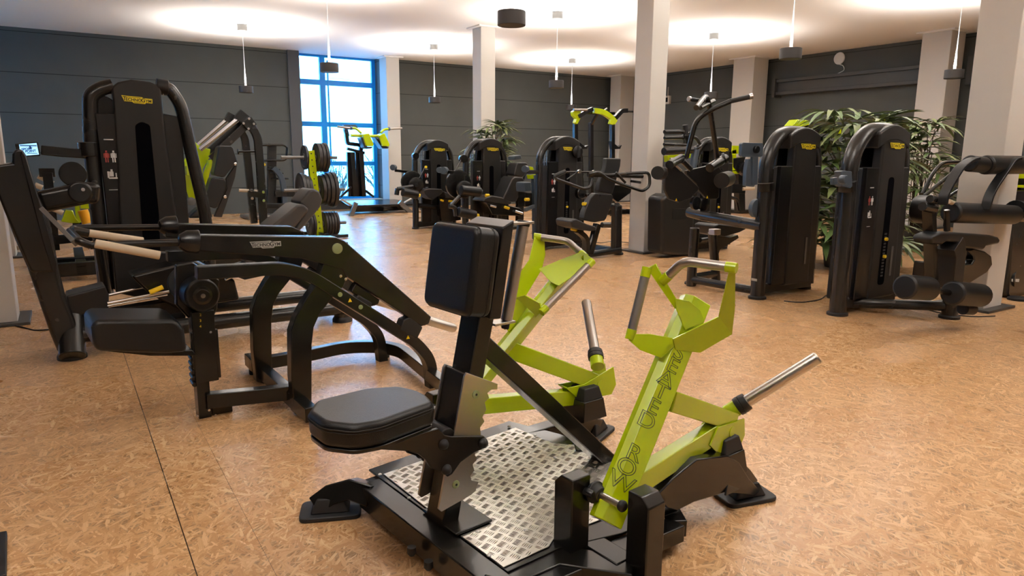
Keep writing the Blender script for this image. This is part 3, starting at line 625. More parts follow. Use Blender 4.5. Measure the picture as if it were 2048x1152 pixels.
# ================================================================== plate loaded lever machine in black (left of the row machine)
def lever_machine():
    F=Fr(1.28,3.77,4); w=.32
    T=thing('plate_loaded_lever_machine',F,'black plate-loaded machine with two long lever arms and a silver badge','gym machine')
    Y=V((0,1,0)); Z=V((0,0,1))
    N=-w-.035
    arm=F.bs([(390,470),(672,474),(690,482),(863,634),(858,648),(844,653),(692,552),(686,540),(660,532),(634,525),(603,517),(390,502)],N)
    leg=F.bs([(660,484),(697,484),(697,546),(688,573),(665,596),(640,628),(628,655),(624,690),(624,838),(590,828),(583,756),(582,664),(592,634),(612,598),(634,567)],N+.01)
    plate=F.bs([(655,486),(702,486),(720,560),(690,600),(660,590),(650,540)],N-.002)
    rail=[F.b(*q,-w) for q in((392,545),(560,536),(612,547),(830,684),(858,718),(864,775))]
    bmp=F.bs([(806,640),(846,668),(838,690),(800,668)],N+.0)
    for s in(-1,1):
        my=lambda p,k=0:V((p.x,s*(-p.y) if s>0 else p.y,p.z))
        sgn=1 if s<0 else -1
        def mir(ps): return [V((p.x,p.y*(1 if s<0 else -1),p.z)) for p in ps]
        a=part('lever_arm',MB().prism(mir(arm),(0,sgn*.075,0)),BLK,T,.006,3)
        l=part('leg_post',MB().prism(mir(leg),(0,sgn*.065,0)),BLK,T,.006,3)
        r=part('curved_rail',MB().beam(mir(rail),.065,.06,up=Y,bend=[0,.04,.10,.14,.06,0],fn=7),BLK,T,.004)
        # pivot cap
        c=mir([F.b(674,497,N)])[0]
        part('pivot_cap',MB().lathe(c+V((0,-sgn*.0,0)),(0,-sgn,0),[(0,.027),(.008,.027),(.010,.022)],28),GRN,a,.001)
        for q in((681,552),(691,558),(665,575),(675,580)):
            c=mir([F.b(*q,N+.01)])[0]; part('bolt_head',MB().lathe(c,(0,-sgn,0),[(0,.0075),(.004,.0075),(.005,.005)],14),CHR,l,0)
        for q in((680,589),(721,614)):
            c=mir([F.b(*q,-w-.033)])[0]; part('round_cap',MB().lathe(c,(0,-sgn,0),[(0,.012),(.004,.012)],16),GRN,r,0)
        for q in((700,601),(816,675)):
            c=mir([F.b(*q,-w-.0335)])[0]
            if s<0: part('warning_sticker',MB().prism([c+V((-.011,0,-.008)),c+V((.011,0,-.008)),c+V((0,0,.013))],(0,-.001,0)),YEL,r,0)
        part('counter_block',MB().prism(mir(F.bs([(712,566),(760,600),(758,608),(746,612),(702,584)],-w-.02)),(0,sgn*.05,0)),DRK,T,.008,3)
        part('rubber_stop',MB().prism(mir(F.bs([(822,634),(846,655),(835,678),(800,660),(808,640)],-w-.035)),(0,sgn*.07,0)),RUB,T,.006)
        part('rubber_stop',MB().prism(mir(F.bs([(718,590),(745,606),(742,616),(725,612),(708,600)],-w-.03)),(0,sgn*.06,0)),RUB,T,.006)
        h0=F.b(846,638,-w); h1=F.b(912,658,-w-.02)
        h0,h1=mir([h0,h1]); d=(h1-h0).normalized(); Lh=(h1-h0).length
        part('weight_horn',MB().lathe(h0,d,[(0,.026),(Lh-.022,.026),(Lh-.008,.021),(Lh,.010)],28),STL,T,0)
        part('horn_collar',MB().lathe(h0-d*.02,d,[(0,.034),(.03,.036),(.04,.033)],28),BLK,T,.002)
        # front grips: tube loop then beige wrapped handle
        t0=F.b(384,484,-w); t1=F.b(180,491,-w+.02); t2=F.b(156,478,-w+.02); t3=F.b(100,420,-w+.12)
        g0=F.b(205,497,-w+.09); g1=F.b(320,511,-w+.04)
        if s<0:
            part('front_tube',MB().tube([t0,t1],.0165,n=16),BLK,T,0)
            part('arm_end_cap',MB().lathe(F.b(396,484,-w),F.b(350,482,-w)-F.b(396,484,-w),[(0,.055),(.05,.05),(.08,.03),(.085,.01)],24),DRK,T,.003)
            part('wrapped_grip',MB().cyl(F.b(190,487,-w-.04),F.b(320,511,-w-.06),.0185,n=20),BEI,T,.003)
        else:
            u0=F.b(345,454,w); u1=F.b(145,456,w-.02)
            part('front_tube',MB().tube([u0,u1,F.b(148,462,w-.08)],.0165,bend=.05,n=16),BLK,T,0)
            part('arm_end_cap',MB().lathe(F.b(352,452,w),u1-u0,[(0,.055),(.05,.05),(.08,.03),(.085,.01)],24),DRK,T,.003)
            part('wrapped_grip',MB().cyl(F.b(176,466,w-.12),F.b(286,482,w-.10),.0185,n=20),BEI,T,.003)
            part('grip_sleeve',MB().cyl(F.b(146,461,w-.12),F.b(178,467,w-.12),.021,n=20),BLK,T,.003)
    # cross bar between the loops (perforated steel adjuster)
    part('adjuster_bar',MB().beam([F.b(86,420,-.05),F.b(150,486,-w+.04)],.035,.018,up=Y),TAUPE,T,.002)
    part('front_cross_tube',MB().tube([F.b(182,491,-w+.02),F.b(158,482,-w+.02),F.b(140,462,w-.04)],.0165,bend=.04,n=16),BLK,T,0)
    badge(T,F.b(531,489,N-.001),(1,0,-.01),(0,0,1),.145,LOGO_S)
    # floor rails
    xl=F.z(592,800,.05).x+.0
    part('cross_beam',MB().beam([(-.36,.62,.065),(-.40,-.52,.065)],.075,.06,up=Z),BLK,T,.004)
    e=[F.z(*q,.10) for q in((500,722),(600,705),(690,686),(740,686),(768,688),(888,762),(905,775))]
    part('floor_rail',MB().beam([V((p.x,p.y,.075)) for p in e[:3]]+[V((e[3].x+.05,e[3].y-.02,.075)),V((e[4].x+.06,e[4].y-.12,.075))]+[V((p.x,p.y,.075)) for p in e[5:]],.075,.055,up=Z,bend=.12,fn=6),BLK,T,.004)
    part('seat_beam',MB().beam([F.z(415,800,.09),F.z(595,782,.09)],.075,.06,up=Z),BLK,T,.004)
    for p in((-.37,.50),(.43,.37)): part('foot_pad',MB().cyl((p[0],p[1],0),(p[0],p[1],.035),.03),RUB,T,.003)
    # seat column with height scale
    c=F.z(408,832,0); b0=V((c.x,c.y,0))
    part('seat_column',MB().box(b0+Z*.26,(.06,.075,.52)),BLK,T,.004)
    part('column_foot',MB().box(b0+V((.085,-.01,.045)),(.10,.02,.09)),BLK,T,.003)
    sc=part('height_slider',MB().box(b0+V((.02,-.045,.37)),(.105,.02,.36)).prism([b0+V(p) for p in((-.04,-.05,.45),(.085,-.05,.45),(.085,-.05,.20),(.04,-.05,.20),(.04,-.05,.26),(-.04,-.05,.26))],(0,.02,0)),BLK,T,.004)
    for i,z in enumerate((632,655,679)):
        p=F.b(401,632+i*11.5 if 0 else (630,641.5,653)[i],b0.y-.0565); text('scale_numeral',str(i+2),.018,YEL,sc,p,(1,0,0),(0,0,1))
    for q in((421,664),(431,830),(418,820),(395,832)): p=F.b(*q,b0.y-.057); part('bolt_head',MB().lathe(p,(0,-1,0),[(0,.007),(.004,.006)],12),CHR,sc,0)
    for i in range(5): part('ratchet_tooth',MB().cyl(b0+V((-.036,-.03,.18+i*.032)),b0+V((-.036,.03,.19+i*.032)),.013,n=10),BLK,T,.002)
    seat=F.bs([(183,655),(186,645),(200,640),(345,639),(358,644),(370,662),(375,705),(330,708),(196,704),(186,690)],b0.y-.16)
    part('seat_pad',MB().prism(seat,(0,.32,0)),PAD,T,.028,5)
    part('seat_tray',MB().prism(F.bs([(215,703),(385,700),(395,712),(300,712)],b0.y-.08),(0,.16,0)),BLK,T,.004)
    rc=F.b(405,591,b0.y-.10)
    part('thigh_roller',MB().lathe(rc-V((0,.0,0)),(0,1,0),[(0,.072),(.01,.08),(.36,.08),(.37,.072)],32),PAD,T,.006,3)
    part('roller_hub',MB().lathe(rc,(0,-1,0),[(-.02,.045),(.004,.045),(.008,.03),(.010,.03)],28),DRK,T,.002)
    part('hub_bolt',MB().lathe(rc,(0,-1,0),[(0,.011),(.014,.011)],14),CHR,T,0)
    part('roller_bracket',MB().prism(F.bs([(352,530),(386,524),(440,560),(435,620),(425,640),(380,640),(352,610)],b0.y+.02),(0,.05,0)),BLK,T,.01,3)
    part('roller_shroud',MB().cyl(F.b(372,566,b0.y+.10),F.b(372,566,b0.y+.40),.085,n=28),RUB,T,.01,3)
lever_machine()
# ================================================================== leg press with its tall weight tower
def leg_press():
    F=Fr(.0,5.25,1.5); X,Y,Z=V((1,0,0)),V((0,1,0)),V((0,0,1))
    T=thing('leg_press_machine',F,'tall black leg press with yellow badge, leaning foot platform and blue screen, at far left','gym machine')
    # leaning column and platform panel
    col=F.bs([(118,712),(100,668),(85,625),(55,537),(30,480),(9,424),(70,380),(100,440),(118,540),(132,595),(150,640),(165,690)],-.10)
    part('leaning_column',MB().prism(col,(0,.20,0)),TUBE,T,.035,4)
    part('foot_disc',MB().lathe(F.z(145,716,0),Z,[(0,.085),(.02,.085),(.05,.07)],28),RUB,T,0)
    part('column_base',MB().cyl(F.z(145,714,.03),F.z(150,700,.03)+Z*.22,.075,n=28),TUBE,T,.01,3)
    pan=F.bs([(-22,332),(24,326),(24,308),(30,299),(42,297),(50,310),(92,450),(112,530),(112,545),(62,545),(9,424),(-16,360)],-.22)
    part('foot_platform',MB().prism(pan,(0,.52,0)),BLK,T,.02,4)
    pan=F.bs([(44,300),(52,312),(93,450),(114,528),(112,545),(104,545),(84,480),(40,310)],-.25)
    part('platform_edge_cover',MB().prism(pan,(0,.58,0)),DRK,T,.008,3)
    # sliding rails and floor tubes
    part('floor_tube',MB().tube([F.b(165,668,-.05),F.b(300,660,-.05),F.b(690,614,-.05)],.054,bend=.3,n=20),TUBE,T,0)
    part('rail_tube',MB().tube([F.b(175,640,.30),F.b(430,612,.30),F.b(650,588,.30)],.050,bend=.3,n=20),TUBE,T,0)
    part('end_foot',MB().cyl(F.z(685,642,0),F.z(685,642,0)+Z*.16,.065,n=24),TUBE,T,.004)
    part('foot_disc',MB().lathe(F.z(685,642,0),Z,[(0,.078),(.02,.078),(.04,.066)],28),RUB,T,0)
    part('end_cross_tube',MB().tube([F.z(685,642,0)+Z*.11,F.z(685,642,0)+V((-.03,.36,.11))],.045,n=18),TUBE,T,0)
    part('rail_cover',MB().prism(F.bs([(133,592),(210,572),(218,590),(218,618),(150,634),(138,636)],-.02),(0,.22,0)),SHR,T,.012,3)
    for a,b_,r,y in(((215,607),(338,583),.012,-.04),((215,612),(335,590),.006,-.04),((218,590),(300,572),.010,.16)):
        part('slide_rod',MB().cyl(F.b(*a,y),F.b(*b_,y),r,n=14),CHR,T,0)
    part('release_handle',MB().cyl(F.b(299,585,-.08),F.b(326,574,-.08),.0165,n=16),YEL,T,.003)
    part('lower_frame',MB().prism(F.bs([(160,632),(240,618),(345,600),(372,606),(372,638),(230,650),(190,650)],.05),(0,.12,0)),BLK,T,.008)
    part('seat_carriage',MB().prism(F.bs([(262,552),(350,530),(390,520),(470,560),(480,600),(360,620),(300,590)],.0),(0,.28,0)),BLK,T,.02,3)
    part('lower_panel',MB().prism(F.bs([(225,500),(345,505),(350,560),(300,600),(232,586)],.45),(0,.05,0)),SHR,T,.01)
    up=F.bs([(600,406),(618,381),(628,377),(640,383),(646,400),(641,415),(612,450),(598,464),(585,466),(612,420)],-.13)
    lo=F.bs([(540,455),(594,410),(608,408),(620,420),(585,462),(560,478)],-.15)
    part('headrest_pad',MB().prism(up,(0,.26,0)),GPAD,T,.02,4); part('back_pad',MB().prism(lo,(0,.30,0)),GPAD,T,.02,4)
    part('seat_cushion',MB().prism(F.bs([(470,505),(540,462),(575,470),(560,500),(500,530)],-.15),(0,.30,0)),GPAD,T,.02,4)
    part('seat_trim',MB().prism(F.bs([(450,545),(505,528),(560,513),(600,508),(620,520),(560,545),(490,560)],-.12),(0,.24,0)),DRK,T,.008)
    part('seat_steel_rail',MB().cyl(F.b(450,560,-.02),F.b(556,512,-.02),.010,n=12),CHR,T,0)
    # cam arm at the top end of the platform
    part('link_arm',MB().beam([F.b(75,405,.45),F.b(175,385,.45),F.b(200,388,.45)],.08,.15,up=Y,bend=.03),BLK,T,.04,4)
    part('pulley_disc',MB().cyl(F.b(146,348,.55),F.b(146,348,.62),.085,n=32),BLK,T,.004)
    part('link_hub',MB().cyl(F.b(160,385,.40),F.b(160,385,.56),.078,n=32),BLK,T,.02,3)
    part('hub_bolt',MB().lathe(F.b(166,379,.395),(0,-1,0),[(0,.014),(.01,.012)],14),CHR,T,0)
    G=Fr(.21,6.35,0)
    return F,T,G
LPF,LPT,LPG=leg_press()
def in_frame(T,G,build):
    # build a subtree in frame G, then hang its parts on T without a middle object
    class Dummy: pass
    e=bpy.data.objects.new('tmp',None); COL.objects.link(e)
    build(e)
    M=Matrix.Translation((T.location.x,T.location.y,T.location.z))@Matrix.Rotation(T.rotation_euler.z,4,'Z')
    R=M.inverted()@G.M
    for o in [o for o in bpy.data.objects if o.parent==e]:
        o.parent=T; o.data.transform(R)
        for c in [c for c in bpy.data.objects if c.parent==o]:
            if c.data: c.data.transform(R)
    bpy.data.objects.remove(e)
def lp_tower(e):
    F=LPG; X,Y,Z=V((1,0,0)),V((0,1,0)),V((0,0,1)); b=lambda x,y,k=0:F.b(x,y,k)
    sh=F.bs([(222,175),(235,164),(262,158),(300,163),(322,172),(330,260),(352,420),(365,560),(250,570),(238,420),(232,300),(226,200)],0)
    s=part('centre_shroud',MB().prism(sh,(0,.12,0)),SHR,e,.02,4)
    part('weight_slot',MB().prism(fillet(F.bs([(270,250),(283,243),(300,250),(318,430),(322,540),(290,540)],-.003),.02,3,True),(0,.003,0)),SLOT,s,0)
    part('arch_tube_right',MB().tube([b(322,178,.06),b(338,176,.06),b(362,210,.06),b(385,320,.06),b(412,430,.06),b(420,540,.06)],.05,bend=[0,.05,.15,.3,.3,0],n=20),TUBE,e,0)
    part('tube_socket',MB().cyl(b(312,172,.06),b(336,176,.06),.062,n=24),SHR,e,.006,3)
    part('arch_tube_left',MB().tube([b(225,172,.06),b(205,176,.06),b(180,190,.06),b(182,300,.06),b(213,590,.06)],.055,bend=[0,.05,.12,.3,0],n=20),TUBE,e,0)
    p=part('instruction_panel',MB().prism(F.bs([(190,226),(234,228),(250,450),(252,575),(228,580),(214,430)],.01),(0,.05,0)),DRK,e,.006)
    placard(p,b(222,330,.004)+V((0,0,0)),.12)
    part('right_panel',MB().prism(F.bs([(322,226),(362,234),(378,440),(380,560),(350,560)],.05),(0,.05,0)),SHR,e,.01)
    part('top_pulley_housing',MB().cyl(b(204,220,.06),b(204,220,.14),.11,n=32),DRK,e,.006)
    part('rear_housing',MB().prism(F.bs([(200,240),(325,225),(350,560),(225,575)],.13),(0,.25,0)),SHR,e,.02)
    for x in(180,186): part('guide_rod',MB().cyl(b(x+6,210,.2),b(x+24,470,.2),.008,n=10),CHR,e,0)
    part('tube_clamp',MB().cyl(b(178,300,.06)-Z*.05,b(178,300,.06)+Z*.06,.075,n=24),BLK,e,.006)
    part('screen_arm',MB().beam([b(82,300,.0),b(120,304,.0),b(172,308,.03)],.03,.07,up=Y),BLK,e,.006)
    part('seat_post_lower',MB().tube([b(196,480,-.3),b(214,590,-.3)],.035,n=16),BLK,e,0)
    sc=part('screen_housing',MB().prism(F.bs([(29,287),(76,283),(81,312),(36,314)],-.03),(0,.035,0)),DRK,e,.008,3)
    SCR=mat_once('screen_blue_white',(.30,.62,.95),emit=.9)
    q=F.bs([(38,289),(73,286),(78,309),(42,312)],-.0315)
    part('screen_display',MB().prism(q,(0,-.001,0)),SCR,sc,0)
    ux=(q[1]-q[0]).normalized(); uy=(q[0]-q[3]).normalized(); NB=mat_once('navy_print',(.003,.06,.25),emit=.12)
    w=(q[1]-q[0]).length; o=(q[0]+q[1]+q[2]+q[3])/4+V((0,-.002,0))
    text('screen_lettering','SPORT',w*.21,NB,sc,o-ux*(.10*w)+uy*(.04*w),ux,uy,bold=.001)
    text('screen_lettering','POINT',w*.21,NB,sc,o+ux*(.08*w)-uy*(.12*w),ux,uy,bold=.001)
    part('screen_bar',MB().box(o+uy*(.26*w),(w*.95,.0006,w*.10)).box(o-uy*(.27*w)+ux*(.15*w),(w*.6,.0006,w*.06)),mat_once('screen_steel_blue',(.12,.28,.5),emit=.25),sc,0)
    part('screen_emblem',MB().prism([o+ux*(x*w)+uy*(y*w) for x,y in((.05,.02),(.05,.14),(.0,.14),(.09,.25),(.18,.14),(.13,.14),(.13,.02))],(0,-.0005,0)),NB,sc,0)
    badge(e,b(274,200,-.002),(1,0,-.06),(.06,0,1),.215,LOGO_Y)
in_frame(LPT,LPG,lp_tower)
# ================================================================== tracing shorthand
class K:
    def __init__(s,F,T): s.F,s.T=F,T; s.Y=V((0,1,0)); s.X=V((1,0,0)); s.Z=V((0,0,1))
    def P(s,q): return s.F.b(q[0],q[1],q[2] if len(q)>2 else 0)
    def pr(s,n,pts,b,th,m,bev=.004,seg=2): return part(n,MB().prism(s.F.bs(pts,b),(0,th,0)),m,s.T,bev,seg)
    def tb(s,n,pts,r,m,bend=0,k=14): return part(n,MB().tube([s.P(q) for q in pts],r,bend=bend,n=k),m,s.T,0)
    def cy(s,n,a,b,r,m,bev=.003): return part(n,MB().cyl(s.P(a),s.P(b),r),m,s.T,bev)
    def bm(s,n,pts,w,h,m,bend=0,up=(0,1,0)): return part(n,MB().beam([s.P(q) for q in pts],w,h,up=up,bend=bend),m,s.T,.004)
    def hb(s,n,q,r,d,m,ax=(0,-1,0)): return part(n,MB().lathe(s.P(q),ax,[(0,r*.92),(d*.1,r),(d*.9,r),(d,r*.9)],28),m,s.T,0)
    def gd(s,q): return s.F.z(q[0],q[1],0)
    def ft(s,q,r=.05):
        p=s.gd(q); return part('foot_disc',MB().lathe(p,(0,0,1),[(0,r*1.25),(.02,r*1.25),(.03,r)],24),RUB,s.T,0)
def machine(name,x,y,deg,label,H=1.555,W=.82,cat='gym machine',**k):
    F=Fr(x,y,deg); T=thing(name,F,label,cat); tower(T,H,W,**k); return F,T,K(F,T)
# ------------------------------------------------------------------ leg extension machine by the window
F,T,k=machine('leg_extension_machine',5.33,11.56,0,'black weight tower machine closest to the tall window, with one yellow-capped ankle roller')
k.bm('screen_arm',[(790,341,-.10),(829,345,-.04)],.03,.045,BLK); k.cy('arm_knob',(785,335,-.12),(789,335,-.06),.05,BLUEG); k.hb('screen_mount',(829,312,-.02),.06,.07,BLK)
k.hb('cam_disc',(822,364,-.04),.20,.05,BLK); k.hb('lever_disc',(831,370,-.20),.135,.05,TUBE); k.cy('lever_pivot',(833,371,-.3),(833,371,-.10),.035,DRK)
k.cy('adjuster_rod',(839,357,-.25),(850,335,-.25),.014,BLK); k.hb('adjuster_knob',(851,334,-.25),.022,.03,YEL)
k.cy('lever_tube',(826,373,-.32),(795,378,-.32),.035,TUBE); k.cy('lever_elbow',(795,377,-.36),(793,390,-.36),.04,TUBE)
k.cy('ankle_roller',(805,384,-.42),(835,390,-.42),.075,PAD,.012); k.cy('roller_end_cap',(835,390,-.43),(840,391,-.43),.03,YEL)
k.tb('front_post',[(833,400,0),(833,458,0)],.042,TUBE)
k.tb('seat_rail',[(837,411,-.02),(886,416,-.02)],.045,TUBE); k.cy('rear_post',(886,385,-.02),(884,452,.05),.05,TUBE)
k.pr('thigh_pad',[(848,380),(856,377),(884,378),(887,384),(880,391),(866,400),(858,396),(850,388)],-.36,.30,MPAD,.02,3)
k.pr('seat_cushion',[(888,383),(897,386),(922,392),(922,398),(892,396)],-.34,.34,MPAD,.02,3)
k.cy('seat_handle',(897,402,-.36),(905,403,-.36),.018,YEL); k.cy('seat_handle',(881,400,-.36),(887,402,-.36),.016,YEL)
k.pr('seat_bracket',[(878,396),(922,398),(922,440),(884,446)],-.16,.08,BLK)
# ------------------------------------------------------------------ leg curl machine
F,T,k=machine('leg_curl_machine',5.42,9.85,0,'weight tower machine with two padded rollers and reclined seat, before the small palm',pins=(.60,))
k.bm('screen_arm',[(889,343,-.10),(928,347,-.04)],.03,.05,BLK); k.cy('arm_knob',(878,340,-.12),(882,340,-.06),.045,BLUEG); k.cy('arm_knob',(886,341,-.16),(891,341,-.02),.055,BLUEG); k.hb('screen_mount',(924,317,-.02),.065,.07,BLK)
k.cy('link_rod',(923,318,-.08),(908,348,-.08),.008,BLK)
k.hb('cam_disc',(915,368,-.04),.22,.05,BLK); k.hb('lever_disc',(927,379,-.20),.135,.05,TUBE); k.cy('upright_post',(928,350,-.05),(930,470,-.05),.045,TUBE)
k.cy('upper_roller',(922,380,-.42),(960,384,-.42),.075,PAD,.012); k.cy('roller_end_cap',(958,384,-.43),(963,385,-.43),.05,TUBE)
k.cy('lever_tube',(920,392,-.38),(902,412,-.38),.033,TUBE); k.tb('lever_elbow',[(898,412,-.40),(910,414,-.40),(912,432,-.40)],.036,TUBE,.05)
k.cy('ankle_roller',(916,423,-.42),(950,431,-.42),.075,PAD,.012); k.cy('roller_end_cap',(950,431,-.43),(957,432,-.43),.035,YEL)
k.pr('seat_cushion',[(966,403),(970,396),(985,391),(1005,395),(1025,404),(1022,409),(1000,407),(975,404)],-.36,.36,MPAD,.02,3)
k.pr('backrest_pad',[(1004,401),(1015,378),(1024,358),(1030,353),(1045,354),(1049,360),(1044,380),(1033,404),(1020,404)],-.36,.36,MPAD,.025,3)
k.pr('headrest_pad',[(1028,350),(1033,330),(1037,325),(1053,325),(1057,330),(1050,352),(1044,354)],-.30,.26,MPAD,.02,3)
k.bm('headrest_stem',[(1048,330,-.18),(1055,335,-.18),(1047,360,-.1)],.05,.025,BLUEG)
k.pr('seat_carriage',[(972,404),(1000,407),(1040,416),(1047,424),(1040,432),(985,430)],-.34,.26,BLK,.01)
k.cy('seat_handle',(1009,414,-.38),(1018,417,-.38),.022,YEL); k.cy('release_knob',(971,391,-.30),(978,391,-.30),.026,YEL)
k.cy('guide_rail',(980,411,-.37),(992,414,-.37),.018,CHR); k.cy('guide_rail',(1030,422,-.37),(1045,427,-.37),.02,CHR)
k.pr('rear_post',[(1037,370),(1049,362),(1048,440),(1036,445)],-.08,.09,TUBE,.01)
k.tb('base_tube',[(940,468,-.1),(1046,452,-.1)],.04,TUBE); k.ft((1044,461))
# ------------------------------------------------------------------ shoulder press machine
F,T,k=machine('shoulder_press_machine',5.57,8.02,0,'black weight tower machine with looped press handles, left of the middle white pillar',pins=(.60,.42))
z=lambda x,y,b:(1060+x/4.608,270+y/4.608,b)
k.bm('screen_arm',[(1052,344,-.12),(1076,344,-.05)],.03,.05,BLK); k.cy('arm_knob',(1049,338,-.14),(1053,338,-.08),.045,BLUEG)
k.tb('press_loop',[z(580,400,-.98),z(560,480,-.98),z(500,500,-.98),z(240,405,-.98),z(225,380,-.98),z(325,335,-.98)],.019,TUBE,.05)
k.cy('press_grip',z(230,375,-.98),z(325,335,-.98),.024,RUB); k.cy('press_bar',z(330,342,-.95),z(640,342,-.90),.012,BLK)
k.cy('press_strut',z(340,410,-.98),z(430,345,-.95),.008,BLK); k.hb('bar_end',z(447,335,-.96),.026,.03,CHR); k.hb('bar_end',z(577,335,-.96),.016,.03,CHR)
k.tb('press_loop',[z(560,362,-.95),z(640,340,-1.10),z(700,395,-1.10),z(860,460,-1.10),z(1040,520,-1.10),z(1105,470,-1.10),z(1100,350,-1.10),z(1040,345,-1.10),z(820,362,-.95),z(700,365,-.90)],.020,TUBE,.06)
k.cy('press_tube',z(535,365,-.92),z(1035,380,-.92),.030,TUBE); k.cy('inner_grip',z(790,345,-1.08),z(880,440,-1.10),.016,BLK); k.cy('side_grip',z(930,425,-.85),z(1020,438,-.85),.018,BLK)
k.pr('head_pad',[z(*p,0)[:2] for p in((705,212),(835,214),(842,222),(835,290),(765,540),(755,546),(628,524),(625,510),(645,430),(695,300))],-.86,.08,MPAD,.02,3)
k.pr('back_pad',[z(*p,0)[:2] for p in((605,536),(755,545),(766,560),(764,610),(705,770),(690,790),(600,806),(500,785),(490,770),(505,700),(560,580))],-.90,.10,MPAD,.025,3)
k.pr('seat_cushion',[z(*p,0)[:2] for p in((380,800),(395,780),(430,774),(530,822),(612,845),(612,878),(560,888),(470,876),(390,850))],-1.10,.34,MPAD,.025,3)
k.cy('seat_handle',z(378,868,-.97),z(440,882,-.97),.016,YEL)
k.bm('seat_stem',[z(430,880,-.98),z(520,950,-.98),z(515,1080,-.98)],.10,.06,BLK,.12); k.bm('seat_column',[z(620,820,-.96),z(545,1100,-.96)],.09,.07,BLK)
k.cy('column_scale',z(590,905,-.97),z(545,1020,-.97),.012,STL)
k.cy('side_tube',z(812,650,-.86),z(470,700,-.1),.04,TUBE); part('floor_link',MB().beam([(.70,-.88,.06),(.55,.02,.06)],.07,.07,up=(0,0,1)),TUBE,T,.008); k.tb('base_tube',[z(545,1100,-.92),z(830,1060,-.92)],.042,TUBE); k.pr('rear_post',[z(*p,0)[:2] for p in((790,640),(855,645),(850,1100),(782,1095))],-.90,.10,TUBE,.02); k.ft(z(818,1100,0)[:2],.05)
k.pr('pivot_bracket',[z(*p,0)[:2] for p in((780,460),(940,470),(930,530),(810,620),(770,590))],-.80,.06,BLK)
k.hb('pulley_disc',z(425,155,-.06),.085,.05,DRK); k.hb('pivot_hub',z(450,535,-.08),.08,.08,BLK); k.cy('connecting_tube',z(490,555,-.1),z(640,560,-.90),.022,TUBE); k.cy('seat_handle',z(485,635,-.85),z(530,635,-.85),.022,YEL)
# ------------------------------------------------------------------ lat pulldown machine (frame runs back from its tower)
F,T,k=machine('lat_pulldown_machine',5.42,4.17,0,'black weight tower machine with tall forked pulldown bars and a small screen',r=.066,W=.86,plain=True)
A=lambda x,y,a=-.02:F.a(x,y,a)
part('top_frame_tube',MB().tube([A(1378,424),A(1400,430),A(1525,452)],.052,n=20),TUBE,T,0)
c=F.z(1382,572,0); part('front_post',MB().tube([c,V((c.x+.01,c.y,.60))],.050,n=20),TUBE,T,.008); k.ft((1381,568),.05)
part('base_tube',MB().tube([c+V((0,0,.07)),V((0,.06,.07))],.040,n=18),TUBE,T,0)
g=F.z(1432,560,0); part('seat_post',MB().tube([g,V((g.x-.10,g.y,.52))],.048,n=18),TUBE,T,0)
part('base_tube',MB().tube([c+V((0,0,.09)),g+V((0,0,.07))],.038,n=16),TUBE,T,0); part('post_sleeve',MB().box(V((g.x-.10,g.y-.03,.53)),(.10,.08,.06)),STL,T,.004)
z=lambda x,y,b=.75:(1290+x/4.8,180+y/4.8,b)
k.pr('cam_plate',[z(*p)[:2] for p in((220,745),(285,712),(520,935),(512,965),(440,1040),(330,1078),(240,1050),(195,960),(196,850))],.72,.035,SHR,.006)
k.pr('cam_plate',[z(*p)[:2] for p in((398,775),(600,728),(700,722),(750,790),(715,900),(712,1030),(690,1048),(600,1050),(520,960),(500,900),(405,810))],.80,.035,SHR,.006)
k.cy('cross_roller',z(120,795,.62),z(160,800,.72),.062,SHR); k.cy('cross_roller',z(735,870,.62),z(800,850,.80),.078,SHR); 
k.cy('cam_axle',z(235,720,.66),z(350,655,.80),.042,TUBE); k.cy('cam_axle',z(620,750,.70),z(770,655,.80),.045,TUBE)
k.cy('link_rod',z(285,715,.70),z(350,775,.70),.010,STL); k.cy('link_rod',z(360,680,.74),z(440,760,.74),.026,TUBE)
for q in((300,1055),(597,1030)):
    p=F.b(*z(*q)[:2],.70); part('warning_sticker',MB().prism([p+V((-.014,0,-.01)),p+V((.014,0,-.01)),p+V((0,0,.016))],(0,-.001,0)),YEL,T,0)
k.hb('pulley_disc',z(470,1085,.66),.065,.04,DRK); k.hb('pulley_disc',z(550,1095,.76),.065,.04,DRK)
k.tb('pulldown_bar',[z(395,655,.78),z(490,285,.70),z(640,185,.60),z(820,108,.50)],.024,TUBE,.10,18); k.cy('bar_grip',z(815,108,.50),z(1000,66,.42),.024,RUB); k.cy('grip_end',z(1000,66,.42),z(1035,58,.40),.028,CHR)
k.tb('pulldown_bar',[z(700,690,.82),z(618,150,.70),z(588,60,.66),z(560,85,.62),z(492,170,.50)],.026,TUBE,.06,18)
k.cy('cross_grip',z(432,88,.66),z(540,104,.70),.020,RUB); k.cy('cross_grip',z(530,172,.60),z(660,105,.74),.022,TUBE); k.cy('grip_end',z(418,84,.66),z(432,88,.66),.026,CHR)
k.cy('axle_cap',z(750,660,.78),z(775,650,.76),.055,TUBE)
k.pr('seat_cushion',[(1430,452),(1438,448),(1490,455),(1494,458),(1480,465),(1450,474),(1432,470)],1.0,.3,PAD,.02,3); k.pr('seat_support',[(1434,472),(1460,475),(1476,470),(1478,476),(1440,500),(1434,520)],1.1,.08,BLK)
s=k.pr('screen_housing',[(1484,288),(1487,285),(1525,286),(1527,289),(1526,312),(1523,314),(1486,314),(1483,311)],-.02,.035,TAUPE if 0 else BLUEG,.004)
k.hb('screen_joint',(1510,299,-.02),.032,.03,DRK); k.bm('screen_stem',[(1509,300,.0),(1507,370,.0)],.03,.075,BLUEG); k.pr('screen_bracket',[(1493,342),(1497,318),(1502,318),(1504,362),(1512,368),(1508,374),(1492,372)],-.01,.04,BLUEG,.004)
k.cy('tube_clamp',(1532,365,.02),(1532,382,.02),.072,BLK)
